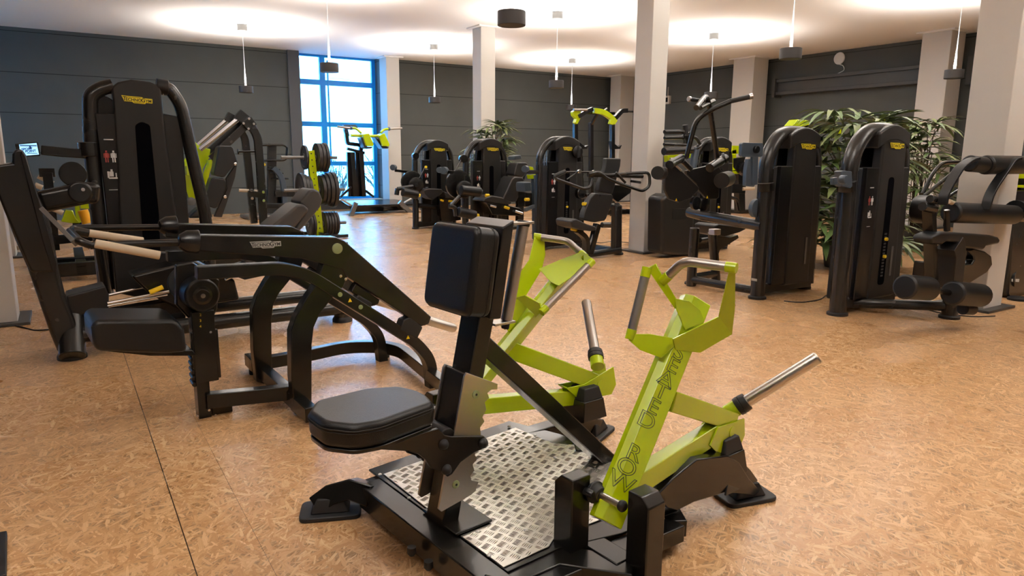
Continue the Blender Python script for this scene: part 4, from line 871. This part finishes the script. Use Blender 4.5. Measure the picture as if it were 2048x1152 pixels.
k.hb('pulley_disc',(1508,416,.1),.085,.05,BLUEG); k.pr('name_plate',[(1503,556),(1514,558),(1514,563),(1503,561)],-.055,.003,WHT,0)
# ------------------------------------------------------------------ rotary torso machine
F,T,k=machine('rotary_torso_machine',5.43,3.36,0,'black weight tower machine with saddle seat and strapped shoulder rollers',W=.92,r=.068)
k.pr('screen_clamp',[(1682,343),(1687,341),(1704,343),(1705,372),(1701,377),(1684,373)],-.10,.06,BLUEG,.004); k.hb('clamp_knob',(1681,359,-.11),.034,.05,BLUEG); k.pr('clamp_tab',[(1667,356),(1675,354),(1676,368),(1667,370)],-.12,.03,BLUEG,.003)
k.cy('tube_clamp',(1694,362,.02),(1694,382,.02),.075,BLK)
z=lambda x,y,b=-.66:(1800+x/5.008,270+y/5.008,b)
k.cy('shoulder_roller',z(690,285,-.68),z(838,300,-.68),.062,PAD,.012); k.cy('shoulder_roller',z(850,300,-.68),z(1250,300,-.68),.074,PAD,.014); k.cy('roller_rod',z(820,300,-.68),z(870,300,-.68),.045,DRK)
k.cy('chest_roller',z(505,775,-.66),z(1140,800,-.66),.080,PAD,.014); k.cy('roller_disc',z(1150,760,-.66),z(1230,770,-.66),.09,DRK)
for pts in(((760,235),(700,250),(600,320),(500,480),(440,600),(425,700)),((1180,235),(1120,250),(1040,370),(930,530),(880,640),(858,750))):
    k.bm('strap',[z(x,y,-.74) for x,y in pts],.07,.022,RUB if 0 else PAD,.05)
k.tb('frame_loop',[z(225,590,.1),z(320,390,.1),(1884,325,.1),z(600,272,.1)],.018,TUBE,.12); k.tb('frame_loop',[z(240,612,.05),z(520,385,.05)],.018,TUBE); k.tb('frame_loop',[z(480,620,.2),z(640,520,.2)],.016,TUBE)
k.hb('cam_disc',z(160,740,.02),.125,.14,SHR); k.cy('adjuster_bar',z(225,715,-.66),z(340,740,-.66),.034,TUBE); k.cy('adjuster_knob',z(300,640,-.68),z(370,655,-.68),.03,TUBE)
k.bm('upright_post',[z(290,740,-.62),(1863,560,-.62)],.08,.055,BLK); k.cy('short_post',z(470,750,-.68),z(470,960,-.68),.022,BLK)
k.cy('grip',z(490,665,-.66),z(545,690,-.66),.018,BEI)
z=lambda x,y,b=-.66:(1780+x/5.235,440+y/5.235,b)
k.pr('saddle_seat',[z(*p)[:2] for p in((428,200),(450,165),(540,130),(700,132),(1060,158),(1140,180),(1162,215),(1140,250),(1010,275),(990,310),(760,290),(700,235),(600,225),(550,260),(440,255))],-.72,.14,PAD,.03,4)
k.bm('seat_stem',[z(620,240,-.66),z(650,330,-.66),z(610,700,-.66)],.14,.15,SHR,.08)
k.pr('seat_bracket',[z(*p)[:2] for p in((820,320),(880,300),(1000,330),(1065,380),(1075,470),(1020,550),(830,668),(700,640),(700,470),(860,460),(888,420),(880,380))],-.66,.08,BLK,.01)
k.pr('rear_support',[z(*p)[:2] for p in((380,440),(540,450),(540,690),(360,600))],-.50,.10,BLK,.01)
k.cy('thigh_roller',z(150,700,-.80),z(405,720,-.80),.088,PAD,.014); k.cy('thigh_roller',z(650,765,-.84),z(950,790,-.84),.090,PAD,.014); k.cy('roller_rod',z(400,720,-.80),z(660,770,-.82),.022,DRK); k.cy('link_rod',z(450,760,-.80),z(600,730,-.80),.014,BEI if 0 else CHR)
c=F.z(1898,636,0); part('front_foot',MB().tube([c,c+V((0,0,.16))],.062,n=20),TUBE,T,.004); k.ft((1898,636),.064)
part('base_tube',MB().tube([c+V((0,0,.10)),V((.30,-.02,.075)),V((.2,.05,.07))],.042,bend=.15,n=18),TUBE,T,0)
k.cy('side_roller',z(760,930,-.80),z(860,935,-.80),.045,PAD)
# ------------------------------------------------------------------ machine whose end shows at the right edge
F=Fr(7.75,2.95,0); T=thing('cable_machine',F,'dark machine cut by the right edge, standing behind the front pillar','gym machine'); k=K(F,T)
k.pr('corner_post',[(2016,590),(2024,480),(2032,380),(2060,380),(2060,600),(2020,598)],0,.12,TUBE,.02); k.ft((2036,600),.07)
k.cy('floor_tube',(2006,556,.1),(2032,558,.0),.075,TUBE); k.pr('lime_cover',[(2036,347),(2062,345),(2062,357),(2034,357)],-.02,.12,LIM); k.pr('lime_cover',[(2034,370),(2062,370),(2062,377),(2034,375)],-.02,.12,LIM)
k.pr('name_plate',[(2024,558),(2039,558),(2038,564),(2024,563)],-.004,.003,WHT,0); k.cy('upper_tube',(2020,455,.1),(2050,462,.1),.08,TUBE); k.bm('side_bar',[(2040,350,.05),(2044,480,.05)],.05,.09,BLK)
# ------------------------------------------------------------------ machine with curved shroud behind the pillar
F,T,k=machine('chest_press_machine',7.25,6.75,0,'black weight tower machine with a curved front shroud, just behind the forked bars')
z=lambda x,y,b=-.2:(1290+x/4.8,180+y/4.8,b)
k.pr('curved_shroud',[(1326,395),(1340,388),(1392,390),(1388,512),(1350,512),(1324,508)],-.22,.30,SHR,.05,5); k.pr('shroud_recess',[(1346,417),(1376,418),(1376,440),(1345,439)],-.224,.01,INK,.002)
k.cy('upper_tube',z(180,590,-.1),z(450,575,-.1),.05,TUBE); k.cy('upper_tube',z(185,402,.1),z(370,402,.1),.026,TUBE); k.cy('lower_tube',z(185,460,.1),z(370,455,.1),.022,TUBE)
k.cy('grip',z(385,335,.1),z(392,440,.1),.038,RUB); k.cy('press_tube',z(180,520,.05),z(420,530,.05),.020,TUBE); k.bm('press_joint',[z(370,460,.1),z(400,440,.1),z(400,520,.1)],.06,.07,BLK)
k.tb('press_loop',[z(440,450,0),z(490,455,0),z(530,520,0)],.022,TUBE,.08); k.cy('post_cap',z(490,545,-.1),z(495,560,-.1),.06,TUBE)
k.bm('lime_arm',[z(200,660,.3),z(330,625,.3),z(460,620,.3)],.08,.09,LIM); k.cy('arm_grip',z(240,662,.25),z(400,655,.25),.018,STL)
k.tb('side_tube',[z(490,555,-.1),z(455,760,-.1)],.05,BLUEG)
k.cy('foot_bar',(1400,480,-.1),(1454,472,-.1),.035,TUBE); k.tb('step_loop',[(1461,395,.1),(1474,398,.1),(1478,420,.1)],.025,TUBE,.06); k.ft((1452,488),.05)
# ================================================================== free weight machines along the back
# ---- squat machine in front of the window
F=Fr(6.05,15.6,0); T=thing('standing_squat_machine',F,'blue-black standing squat machine with lime shoulder pads in front of the tall window','gym machine'); k=K(F,T)
z=lambda x,y,b=0:(600+x/5.76,240+y/5.76,b)
part('platform',MB().prism([V((-.75,-.65,.16)),V((.95,-.65,.16)),V((.80,.45,.20)),V((-.55,.45,.20))],(0,0,.05)),DRK,T,.01)
part('platform_frame',MB().box((.1,-.2,.09),(1.3,.10,.12)).box((.1,-.2,.10),(.10,.9,.10)),BLK,T,.005)
part('side_foot',MB().beam([(1.0,-.55,.10),(1.25,-.75,.02)],.10,.06,up=(0,0,1)),TAUPE,T,.004)
for a,b_,w in((560,575,.10),(600,632,.0),(655,672,.10),(700,732,.0)):
    k.bm('upright',[z(a,370,w),z(b_,880,w)],.09,.10,BLK)
k.bm('upper_frame',[z(530,150,.05),z(545,270,.05),z(700,290,.05),z(700,360,.05)],.09,.08,BLK,.05); k.bm('upper_arm',[z(520,100,.05),z(545,190,.05)],.08,.09,BLUEG)
k.bm('knee_frame',[z(540,330,.0),z(740,380,.0)],.08,.06,BLK)
k.bm('strut',[z(590,770,.0),z(465,885,.0)],.06,.05,BLK); k.bm('strut',[z(750,810,.0),z(845,885,.0)],.06,.05,BLK)
k.tb('lime_tube',[z(590,90,-.2),z(645,95,-.2),z(710,155,-.25)],.028,LIM,.1); k.tb('lime_tube',[z(930,145,-.25),z(965,108,-.2),z(1025,102,-.2)],.028,LIM,.1)
k.tb('lime_tube',[z(585,178,-.2),z(950,186,-.25)],.034,LIM); k.cy('handle_grip',z(430,76,-.2),z(588,95,-.2),.024,GRIPM); k.cy('handle_grip',z(1025,102,-.2),z(1175,95,-.2),.024,GRIPM)
k.cy('handle_collar',z(578,94,-.2),z(600,94,-.2),.04,BLUEG); k.cy('handle_collar',z(1015,102,-.2),z(1035,102,-.2),.04,BLUEG)
k.pr('lime_pad_frame',[z(*p)[:2] for p in((722,168),(795,152),(852,278),(842,302),(765,300))],-.36,.30,LIM,.01); k.pr('lime_pad_frame',[z(*p)[:2] for p in((915,180),(975,150),(1036,285),(1025,305),(950,300))],-.36,.30,LIM,.01)
k.pr('shoulder_pad',[z(*p)[:2] for p in((700,200),(735,200),(775,305),(842,305),(830,328),(775,335),(745,320))],-.30,.26,BLUEG,.02,3); k.pr('shoulder_pad',[z(*p)[:2] for p in((860,195),(915,200),(950,302),(1030,308),(1020,330),(950,330))],-.30,.26,BLUEG,.02,3)
k.pr('hub_plate',[z(*p)[:2] for p in((500,55),(640,55),(672,85),(650,110),(520,110))],-.05,.1,BLUEG,.006)
k.cy('floor_horn',z(475,912,-.9),z(595,985,-.9),.022,GRIPM); k.bm('horn_post',[z(645,950,-.9),z(580,1128,-.9)],.07,.09,TAUPE,.05); k.cy('floor_horn',z(1285,905,-.6),z(1200,955,-.6),.024,GRIPM)
k.bm('side_brace',[z(1145,945,-.62),z(1300,1092,-.62)],.08,.10,TAUPE)
# ---- incline hack machine with steel rods and lime carriage
F=Fr(3.4,13.2,0); T=thing('hack_squat_machine',F,'incline machine with two steel rods and lime carriage by the back wall','gym machine'); k=K(F,T)
z=lambda x,y,b=0:(370+x/5.009,200+y/5.009,b)
k.cy('slide_rod',z(430,190,.25),z(120,460,.25),.036,CHR); k.cy('slide_rod',z(545,180,0),z(150,500,0),.040,CHR)
k.bm('incline_beam',[z(560,235,.2),z(230,520,.2)],.08,.10,BLK); k.bm('incline_beam',[z(600,265,-.05),z(260,590,-.05)],.09,.12,TUBE)
k.bm('rod_end_block',[z(410,160,.25),z(475,195,.25)],.12,.16,BLK); k.bm('rod_end_block',[z(520,135,0),z(610,205,0)],.12,.18,BLK); k.bm('top_block',[z(590,265,-.1),z(680,205,-.1)],.16,.16,BLK)
for q in((640,188),(688,240),(586,235),(635,288)): k.hb('bolt_head',z(*q,-.19),.02,.02,CHR)
k.bm('rear_leg',[z(548,300,.25),z(600,380,.25),z(630,640,.25),z(692,1235,.25)],.09,.12,TUBE,.35); k.bm('front_leg',[z(640,235,-.05),z(725,360,-.05),z(750,640,-.05),z(788,1248,-.05)],.10,.13,TUBE,.4)
k.cy('storage_peg',z(530,518,.1),z(710,516,.0),.018,BLK); k.hb('peg_stop',z(537,518,.08),.05,.02,BLK,(-1,0,0)); k.cy('weight_horn',z(540,905,0),z(640,910,0),.028,BEI); k.cy('weight_horn',z(690,912,0),z(740,916,0),.028,BEI)
k.bm('cross_rail',[z(630,935,-.1),z(800,960,-.1)],.08,.10,BLK); k.bm('lower_rail',[z(740,1060,0),z(1120,1062,0)],.08,.09,TUBE)
for q in((665,905),(783,922),(672,985),(787,1008)): k.hb('bolt_head',z(*q,-.16),.024,.02,CHR)
k.pr('lime_carriage',[z(*p)[:2] for p in((105,420),(150,470),(255,492),(245,580),(180,690),(175,800),(100,990),(40,985),(-20,800),(-10,600),(60,520))],.05,.10,LIM,.01)
k.tb('lime_tube',[z(240,600,-.05),z(250,640,-.05),(413,345,-.05),z(190,870,-.05)],.05,LIM,.2); k.pr('lime_plate',[z(*p)[:2] for p in((15,660),(100,665),(95,765),(15,755))],-.15,.2,LIM,.01)
k.hb('wheel',z(60,1015,-.05),.07,.05,TAUPE)
k.pr('upper_back_pad',[z(*p)[:2] for p in((340,470),(360,458),(460,460),(485,480),(524,610),(510,640),(400,768),(370,774),(300,755),(288,735))],-.9,.32,PAD,.04,4)
k.pr('lower_back_pad',[z(*p)[:2] for p in((262,790),(280,776),(390,786),(412,810),(418,890),(330,1075),(300,1090),(200,1055),(185,1030))],-.9,.32,PAD,.04,4)
k.pr('seat_pad',[z(*p)[:2] for p in((60,1150),(130,1085),(175,1075),(260,1105),(280,1180),(40,1185))],-.9,.32,PAD,.03,4)
k.pr('pad_board',[z(*p)[:2] for p in((512,640),(528,610),(505,770),(400,1090),(370,1175),(290,1170),(330,1080),(420,890),(410,790))],-.8,.08,SHR,.01)
k.hb('pad_bolt',z(505,640,-.91),.025,.01,CHR); k.hb('pad_bolt',z(402,970,-.91),.025,.01,CHR)
# ---- slim storage machine behind, with handle loop and blue blade
F=Fr(4.0,15.2,0); T=thing('assisted_row_machine',F,'slim upright machine with thin handle loops, against the wall left of the window','gym machine'); k=K(F,T)
k.bm('upright',[z(870,440,0),z(865,1150,0)],.10,.17,SHR); k.tb('handle_loop',[z(760,452,-.1),z(985,450,-.1),z(1022,470,-.1),z(1015,590,-.1),z(985,604,-.1),z(780,606,-.1)],.022,BLK,.1)
for a,b_ in(((820,692),(950,700)),((850,735),(985,738)),((862,788),(1035,790)),((845,672),(890,680))): k.cy('storage_peg',z(*a,-.1),z(*b_,-.1),.018,BLK)
k.bm('curved_blade',[z(890,680,-.2),z(970,770,-.2),z(990,900,-.2),z(1000,1090,-.2)],.10,.10,BLUEG,.3); k.bm('seat_beam',[z(900,940,-.2),z(1110,940,-.2)],.10,.12,TUBE); k.pr('motor_box',[z(*p)[:2] for p in((820,900),(1010,905),(1005,1150),(840,1150))],.0,.3,BLK,.01)
k.hb('yellow_knob',z(790,646,-.05),.03,.03,YEL); part('floor_plate',MB().box((-.35,-.15,.04),(1.1,.8,.06)),TAUPE,T,.01); part('floor_plate_top',MB().box((-.35,-.15,.075),(1.0,.7,.01)),STL,T,.002)
# ---- plate tree with its plates
TF=Fr(3.47,11.2,0); T=thing('weight_plate_tree',TF,'lime green perforated plate tree loaded with black weight plates','plate rack'); k=K(TF,T)
p0,p1=TF.b(620,301,0),TF.b(640,474,0); ax=(p1-p0).normalized()
post=part('lime_post',MB().beam([p0,p1],.09,.115,up=(0,1,0)),LIM,T,.004)
n=14
for i in range(n):
    c=p0.lerp(p1,(i+.5)/n)+V((0,-.0455,0)); part('post_hole',MB().cyl(c,c+V((0,-.001,0)),.011,n=10),INK,post,0)
part('base_foot',MB().box((p1.x,.33,.03),(.7,.07,.05)).box((p1.x,-.33,.03),(.7,.07,.05)).box((p1.x,0,.05),(.07,.7,.06)),BLK,T,.006)
PR=[]
for li,(y_,xl,xr) in enumerate(((315,562,674),(380,568,690),(448,560,692))):
    a=TF.b(xl,y_,0); c=TF.b(xr,y_,0); z_=TF.b(625,y_,0).z; px=p0.lerp(p1,max(0,(p0.z-z_)/(p0.z-p1.z))).x
    part('storage_peg',MB().cyl((a.x,0,z_),(c.x,0,z_),.025,n=16),TAUPE,T,.003); PR.append((px,z_))
pm=None
LV=('top','middle','bottom')
def plate_mesh(r,th):
    pf=[(0,.030),(0,.055),(.006,.060),(.006,r*.72),(0,r*.76),(0,r*.97),(.004,r),(th-.004,r),(th,r*.97),(th,r*.76),(th-.006,r*.72),(th-.006,.060),(th,.055),(th,.030)]
    n,m=40,len(pf); vs=[V((-th/2+d,q*math.cos(2*PI*k/n),q*math.sin(2*PI*k/n))) for d,q in pf for k in range(n)]
    return MB().add(vs,[(i*n+k,i*n+(k+1)%n,((i+1)%m)*n+(k+1)%n,((i+1)%m)*n+k) for i in range(m) for k in range(n)])
def weight_plate(x,z_,r,th,label):
    o=part('weight_plate',plate_mesh(r,th),CST,None,0); o.location=(TF.x+x,TF.y,z_-.0)
    part('hub_ring',MB().sweep([V((0,.034*math.cos(2*PI*q/24),.034*math.sin(2*PI*q/24))) for q in range(24)],[(-th/2-.003,-.003),(th/2+.003,-.003),(th/2+.003,.004),(-th/2-.003,.004)],up=(1,0,0),closed=True),STL,o,0)
    tag(o,label,'weight plate','weight plates on the lime plate tree'); return o
ORD=('against the lime post','second from the lime post','third from the lime post','fourth from the lime post','fifth from the lime post')
SPEC={(0,-1):[(.19,.04)],(0,1):[(.225,.055),(.225,.05),(.23,.05)],(1,-1):[(.225,.05),(.25,.05),(.27,.05)],(1,1):[(.235,.055),(.25,.05),(.27,.06),(.285,.06)],(2,-1):[(.22,.04),(.24,.04)],(2,1):[(.22,.04),(.22,.04),(.22,.04),(.22,.04),(.22,.04)]}
for (li,sd),L in SPEC.items():
    px,z_=PR[li]; x=px+sd*.075
    for i,(r,th) in enumerate(L):
        cx=x+sd*(th/2+.002); x+=sd*(th+.006)
        size='large' if r>.26 else 'small' if r<.21 else 'medium'
        weight_plate(cx,z_,min(r,z_-.02) if li==2 else r,th,'%s black weight plate, %s peg, %s side, %s'%(size,LV[li],'left' if sd<0 else 'right',ORD[i]))
# ---- rack with lime arms in front of the corner
F=Fr(9.9,12.0,0); T=thing('power_rack',F,'tall black rack with curved lime top arms, in front of the dark back corner','gym machine'); k=K(F,T)
z=lambda x,y,b=0:(1040+x/3.389,180+y/3.389,b)
for a,y0,y1,b_ in((375,200,860,0),(480,220,840,.5),(625,180,860,0)):
    k.bm('upright',[z(a,y0,b_),z(a+2,y1,b_)],.08,.09,BLK)
k.bm('top_bar',[z(370,150,0),z(640,160,0)],.06,.06,BLK); k.bm('top_brace',[z(480,240,.5),z(530,150,.2)],.05,.06,BLK); k.bm('grip_arm',[z(395,180,-.2),z(440,150,-.2),z(490,128,-.2)],.08,.08,DRK); k.cy('arm_grip',z(362,133,-.25),z(455,135,-.25),.024,GRIPM)
k.pr('lime_arm',[z(*p)[:2] for p in((360,148),(372,138),(412,142),(414,160),(400,185),(412,190),(390,232),(376,222),(384,195),(364,172))],-.20,.10,LIM,.006)
k.bm('lime_curve',[z(500,140,-.2),z(560,148,-.2),z(610,180,-.2),z(645,222,-.2)],.08,.11,LIM,.12); k.pr('lime_plate',[z(*p)[:2] for p in((622,190),(650,196),(632,236),(610,228))],-.26,.08,LIM,.006)
k.bm('grip_arm',[z(645,190,-.2),z(690,140,-.2),z(725,140,-.2)],.08,.09,DRK,.05); k.cy('side_bar',z(725,145,-.2),z(775,146,-.2),.022,TUBE); k.cy('pull_up_bar',z(560,145,0),z(590,124,0),.016,STL)
for x in(395,620): k.pr('bar_hook',[z(*p)[:2] for p in((x,345),(x+48,385),(x+72,372),(x+60,400),(x+20,402),(x+6,400))],-.12,.10,DRK,.006)
part('base_rail',MB().box((-.15,.25,.06),(.10,1.2,.10)).box((.5,.25,.06),(1.3,.10,.10)).box((1.1,.25,.06),(.10,1.2,.10)),BLK,T,.005)
k.cy('base_roller',z(555,915,-2.6),z(640,915,-2.6),.05,TUBE)
# ---- lime plate loaded press behind the forked bars
F=Fr(10.2,8.4,0); T=thing('plate_loaded_press_machine',F,'black and lime plate-loaded machine with beige horns, behind the small screen','gym machine'); k=K(F,T)
z=lambda x,y,b=0:(1290+x/4.8,180+y/4.8,b)
k.bm('lime_beam',[z(820,572,0),z(960,578,0)],.08,.14,LIM); k.bm('lime_upright',[z(838,575,0),z(838,770,0)],.08,.12,LIM); k.bm('lime_bar',[z(650,800,0),z(900,790,0)],.06,.05,LIM)
k.bm('column',[z(900,690,.1),z(910,1165,.1)],.12,.16,BLK); k.pr('pivot_block',[z(*p)[:2] for p in((850,655),(970,640),(950,700),(900,715),(940,790),(900,800),(850,740))],-.05,.2,BLK,.01)
k.cy('weight_horn',z(920,752,-.05),z(1000,736,-.05),.03,BEI); k.cy('weight_horn',z(935,950,-.05),z(1045,945,-.05),.03,BEI); k.bm('lower_arm',[z(820,945,0),z(945,952,0)],.10,.16,BLK)
k.hb('pivot_disc',z(940,760,-.06),.12,.05,DRK); c=F.z(1487,425,0); part('base_foot',MB().box(V((c.x,c.y,.05)),(.9,.6,.08)),BLK,T,.01)
# ---- lime topped machine behind the lat tower and palm
F=Fr(10.6,6.3,0); T=thing('incline_press_machine',F,'lime-topped black machine rising behind the right-hand palm','gym machine'); k=K(F,T)
z=lambda x,y,b=0:(1460+x/3.483,y/3.483,b)
k.pr('lime_arm',[z(*p)[:2] for p in((398,916),(430,880),(470,832),(552,838),(556,868),(520,882),(470,900),(455,918))],0,.14,LIM,.01); k.pr('arm_pad',[z(*p)[:2] for p in((462,828),(575,836),(580,850),(562,935),(545,940),(556,850))],.02,.16,BLK,.01)
k.bm('cross_bar',[z(560,905,.1),z(760,908,.1)],.08,.10,BLK); k.bm('upright',[z(500,930,.1),z(520,1500,.1)],.12,.14,BLK); k.bm('upright',[z(1090,830,.1),z(1060,1500,.1)],.12,.14,BLK)
k.pr('lime_cover',[z(*p)[:2] for p in((1040,822),(1080,822),(1080,850),(1030,850))],0,.1,LIM,.006); k.pr('lime_cover',[z(*p)[:2] for p in((735,1015),(778,1020),(775,1060),(728,1065))],0,.1,LIM,.006); k.pr('lime_cover',[z(*p)[:2] for p in((750,900),(778,880),(776,930),(740,960))],0,.1,LIM,.006)
k.bm('top_plate',[z(1080,815,0),z(1125,812,0)],.12,.12,BLK); part('base_rail',MB().box((.7,.1,.05),(2.4,.12,.10)),BLK,T,.006)
# ---- machine behind the curl machine's backrest
F=Fr(7.2,9.1,0); T=thing('dip_machine',F,'bluish machine with a lime block on its post, behind the reclined seat','gym machine'); k=K(F,T)
k.bm('blue_post',[(1069,350,0),(1071,478,0)],.08,.075,BLUEG); k.pr('lime_block',[(1060,350),(1072,348),(1074,357),(1062,358)],-.03,.1,LIM); k.pr('lime_block',[(1053,332),(1066,334),(1068,340),(1056,340)],-.05,.1,LIM)
k.pr('head_pad',[(1030,312),(1042,310),(1044,318),(1030,320)],-.1,.2,BLUEG,.01); k.pr('seat_back',[(1049,372),(1050,365),(1062,364),(1064,382),(1050,384)],-.2,.25,BLUEG,.015,3); k.cy('yellow_handle',(1050,399,-.2),(1058,399,-.2),.025,YEL); k.bm('side_tube',[(1050,420,-.2),(1068,412,-.1)],.05,.05,BLUEG); k.pr('housing',[(1050,384),(1064,386),(1064,412),(1050,414)],0,.2,BLK,.01)
# ---- lime machine seen between leaning platform and big tower
F=Fr(.7,9.8,0); T=thing('lime_bench_machine',F,'lime machine with orange handle, seen between leaning platform and big tower','gym machine'); k=K(F,T)
z=lambda x,y,b=0:(x/4.608,250+y/4.608,b)
k.pr('lime_column',[z(*p)[:2] for p in((668,670),(715,665),(730,700),(740,780),(765,900),(700,900),(690,760))],0,.16,LIM,.008); k.pr('lime_base',[z(*p)[:2] for p in((560,890),(605,785),(670,790),(700,860),(740,905),(650,905))],-.1,.2,LIM,.008)
k.bm('lime_bar',[z(740,735,0),z(980,735,0)],.06,.09,LIM); k.cy('orange_handle',z(762,785,-.2),z(805,905,-.2),.055,ORG); k.cy('weight_horn',z(445,755,-.1),z(580,812,-.1),.03,BEI); k.cy('weight_horn',z(350,470,.1),z(490,540,.1),.03,BEI); k.cy('weight_horn',z(320,550,-.2),z(390,580,-.2),.03,BEI)
k.hb('disc_cover',z(905,830,-.05),.10,.03,LIM); k.pr('glass_cover',[z(*p)[:2] for p in((870,850),(960,850),(965,900),(875,900))],.02,.1,TAUPE,.01)
part('floor_frame',MB().box((.15,-1.3,.12),(2.2,.10,.14)).box((.2,-.9,.12),(2.2,.10,.14)).box((-.6,-.6,.12),(.1,1.5,.12)).box((1.0,-.6,.12),(.1,1.5,.12)),BLK,T,.006)
k.bm('steel_support',[z(720,880,.1),z(730,1010,.1)],.10,.12,BLK); k.bm('base_bar',[(110,480,0),(215,470,0)],.1,.1,BLK)
k.bm('support_post',[(205,440,-.1),(208,500,-.1)],.1,.1,BLK); k.bm('support_post',[(95,345,.1),(110,500,.1)],.1,.1,BLK); k.bm('support_post',[(78,345,.1),(110,345,.1)],.08,.1,BLK)
# ================================================================== palms, wall fittings, cables
LEAF=mat('palm_leaf_green',(.095,.155,.045),.42,bump=.1,bscale=60); LEAF2=mat('palm_leaf_olive',(.17,.21,.07),.42); STEM=mat('palm_stem_brown',(.12,.085,.05),.7); POT=mat('dark_pot',(.03,.03,.032),.5); SOIL=mat('potting_soil',(.03,.02,.012),.95)
def palm(x,y,h,rad,seed,label,nf=26,low=.25):
    rnd=random.Random(seed); F=Fr(x,y); T=thing('potted_palm',F,label,'plant','potted lady palms'); Z=V((0,0,1))
    pr=min(rad*.45,.22)
    part('pot',MB().lathe((0,0,0),Z,[(0,pr*.75),(.02,pr*.78),(.30,pr),(.32,pr*1.04),(.34,pr*1.04),(.34,pr*.9),(.29,pr*.88)],28),POT,T,.002)
    part('soil',MB().lathe((0,0,.27),Z,[(0,pr*.9),(.02,pr*.88)],20),SOIL,T,0)
    S=MB(); L=[MB(),MB()]
    for i in range(nf):
        a=rnd.uniform(0,2*PI); t=(i+.5)/nf; hh=h*(low+(.93-low)*t); lean=rad*rnd.uniform(.30,.85)*(1-.45*t)
        d=V((math.cos(a),math.sin(a),0)); b0=V((rnd.uniform(-1,1)*pr*.4,rnd.uniform(-1,1)*pr*.4,.28)); m=b0+Z*(hh*.6)+d*lean*.15; e=V((0,0,hh))+d*lean
        S.tube([b0,m,e],.0055,bend=.3,n=6,fn=4)
        # fan of lance leaves at the stem end
        nl=rnd.randint(8,12); side=V((-d.y,d.x,0)); droop=rnd.uniform(.25,.6)
        for j in range(nl):
            u=(j/(nl-1)-.5)*2; ang=u*2.0; ld=(d*math.cos(ang)+side*math.sin(ang)); ln=rad*rnd.uniform(.55,.8)*(1-.15*abs(u)); w=ln*rnd.uniform(.055,.075)
            el=rnd.uniform(.1,.6)+.3*t; pts=[]; ns=6; pos=V(e)
            for q in range(ns+1):
                tt=q/ns; pos=e+ld*(ln*tt*math.cos(el*.6))+Z*(ln*(math.sin(el)*tt*.8-droop*tt*tt*1.1)); pts.append(pos)
            W_=ld.cross(Z).normalized(); vs=[];fs=[]
            for q,p in enumerate(pts):
                tt=q/ns; ww=w*(math.sin(PI*min(1,tt*.92+.08))**.7)+.0008; fold=Z*ww*.35
                vs+=[p-W_*ww+fold,p,p+W_*ww+fold]
            for q in range(ns): o=q*3; fs+=[(o,o+1,o+4,o+3),(o+1,o+2,o+5,o+4)]
            L[rnd.random()<.4].add(vs,fs)
    part('stems',S,STEM,T,0); part('foliage',L[0],LEAF,T,0); part('foliage',L[1],LEAF2,T,0)
_p=hit(988,300,(0,10.75,0),(0,1,0))
palm(_p.x,10.75,1.98,.54,3,'small potted palm before the white pillar left of centre',56,.3)
palm(7.90,4.95,1.92,.78,7,'large potted palm with broad drooping leaves between the two right-hand weight towers',64,.12)
palm(10.35,5.35,1.95,.62,11,'darker potted palm behind the right-hand weight tower, before the wall column',48,.2)
# round speaker with cable high on the right wall
F=Fr(14.5,8.95,0)
p=V(hit(1680,117,(14.5,0,0),(1,0,0)))
o=part('wall_speaker',MB().lathe((14.5,p.y,p.z),(-1,0,0),[(0,.12),(.02,.13),(.035,.125),(.045,.10)],32),mat_once('white_plastic',(.75,.75,.74)),None,0)
part('speaker_cable',MB().tube([V((14.48,p.y,p.z-.12)),V((14.46,p.y-.12,p.z-.16)),V((14.46,p.y-.16,p.z-.26)),V((14.46,p.y+.0,p.z-.32)),V((14.46,p.y+.14,p.z-.36))],.008,bend=.08,n=8),mat_once('white_plastic',(.75,.75,.74)),o,0)
tag(o,'round white wall speaker with loose cable, high on the dark right wall','speaker')
p=V(hit(1226,186,(0,16.5,0),(0,1,0)))
o=part('dome_camera',MB().ball((p.x,16.43,p.z),.09,8),BLK,None,0); part('mounting_plate',MB().cyl((p.x,16.5,p.z),(p.x,16.47,p.z),.08),DRK,o,0); part('mounting_arm',MB().box((p.x,16.44,p.z+.14),(.04,.1,.2)),DRK,o,.003)
tag(o,'small black dome camera high in the far dark corner','camera')
p=V(hit(1337,200,(14.5,0,0),(1,0,0)))
o=part('wall_control_box',MB().box((14.46,p.y,p.z),(.08,.2,.22)),COLM,None,.006); part('box_conduit',MB().cyl((14.47,p.y,p.z+.1),(14.47,p.y+.0,p.z+.35),.012,n=8),COLM,o,0); part('front_panel',MB().box((14.415,p.y,p.z),(.01,.1,.12)),DRK,o,.002)
tag(o,'small cream control box on the right wall beside the middle pillar','wall box')
# loose cables on the floor
def cable(pts,r,label):
    P=[V(hit(x,y,(0,0,r),(0,0,1))) for x,y in pts]
    o=part('floor_cable',MB().tube(P,r,bend=.25,n=8,fn=5),RUB,None,0); tag(o,label,'cable')
cable([(0,652),(26,650),(48,655),(70,661),(98,659),(130,656)],.005,'thin black cable on the floor from the left pillar base')
cable([(1568,602),(1600,605),(1640,600),(1655,588),(1690,582)],.005,'thin black cable on the floor between the two right-hand weight towers')
cable([(1815,612),(1850,618),(1880,626),(1945,634),(1990,632)],.005,'thin black cable on the floor under the saddle seat machine')
cable([(1186,482),(1200,487),(1222,482),(1262,486)],.005,'thin black cable on the floor left of the middle pillar')
# corner of a rubber mat at the lower left
c=[V(hit(x,y,(0,0,0),(0,0,1))) for x,y in((-60,1085),(15,1072),(14,1160),(-70,1190))]
o=part('rubber_mat',MB().prism([V((p.x,p.y,.001)) for p in c],(0,0,.02)),RUB,None,.003); tag(o,'black rubber mat corner cut off at the lower left edge','mat')
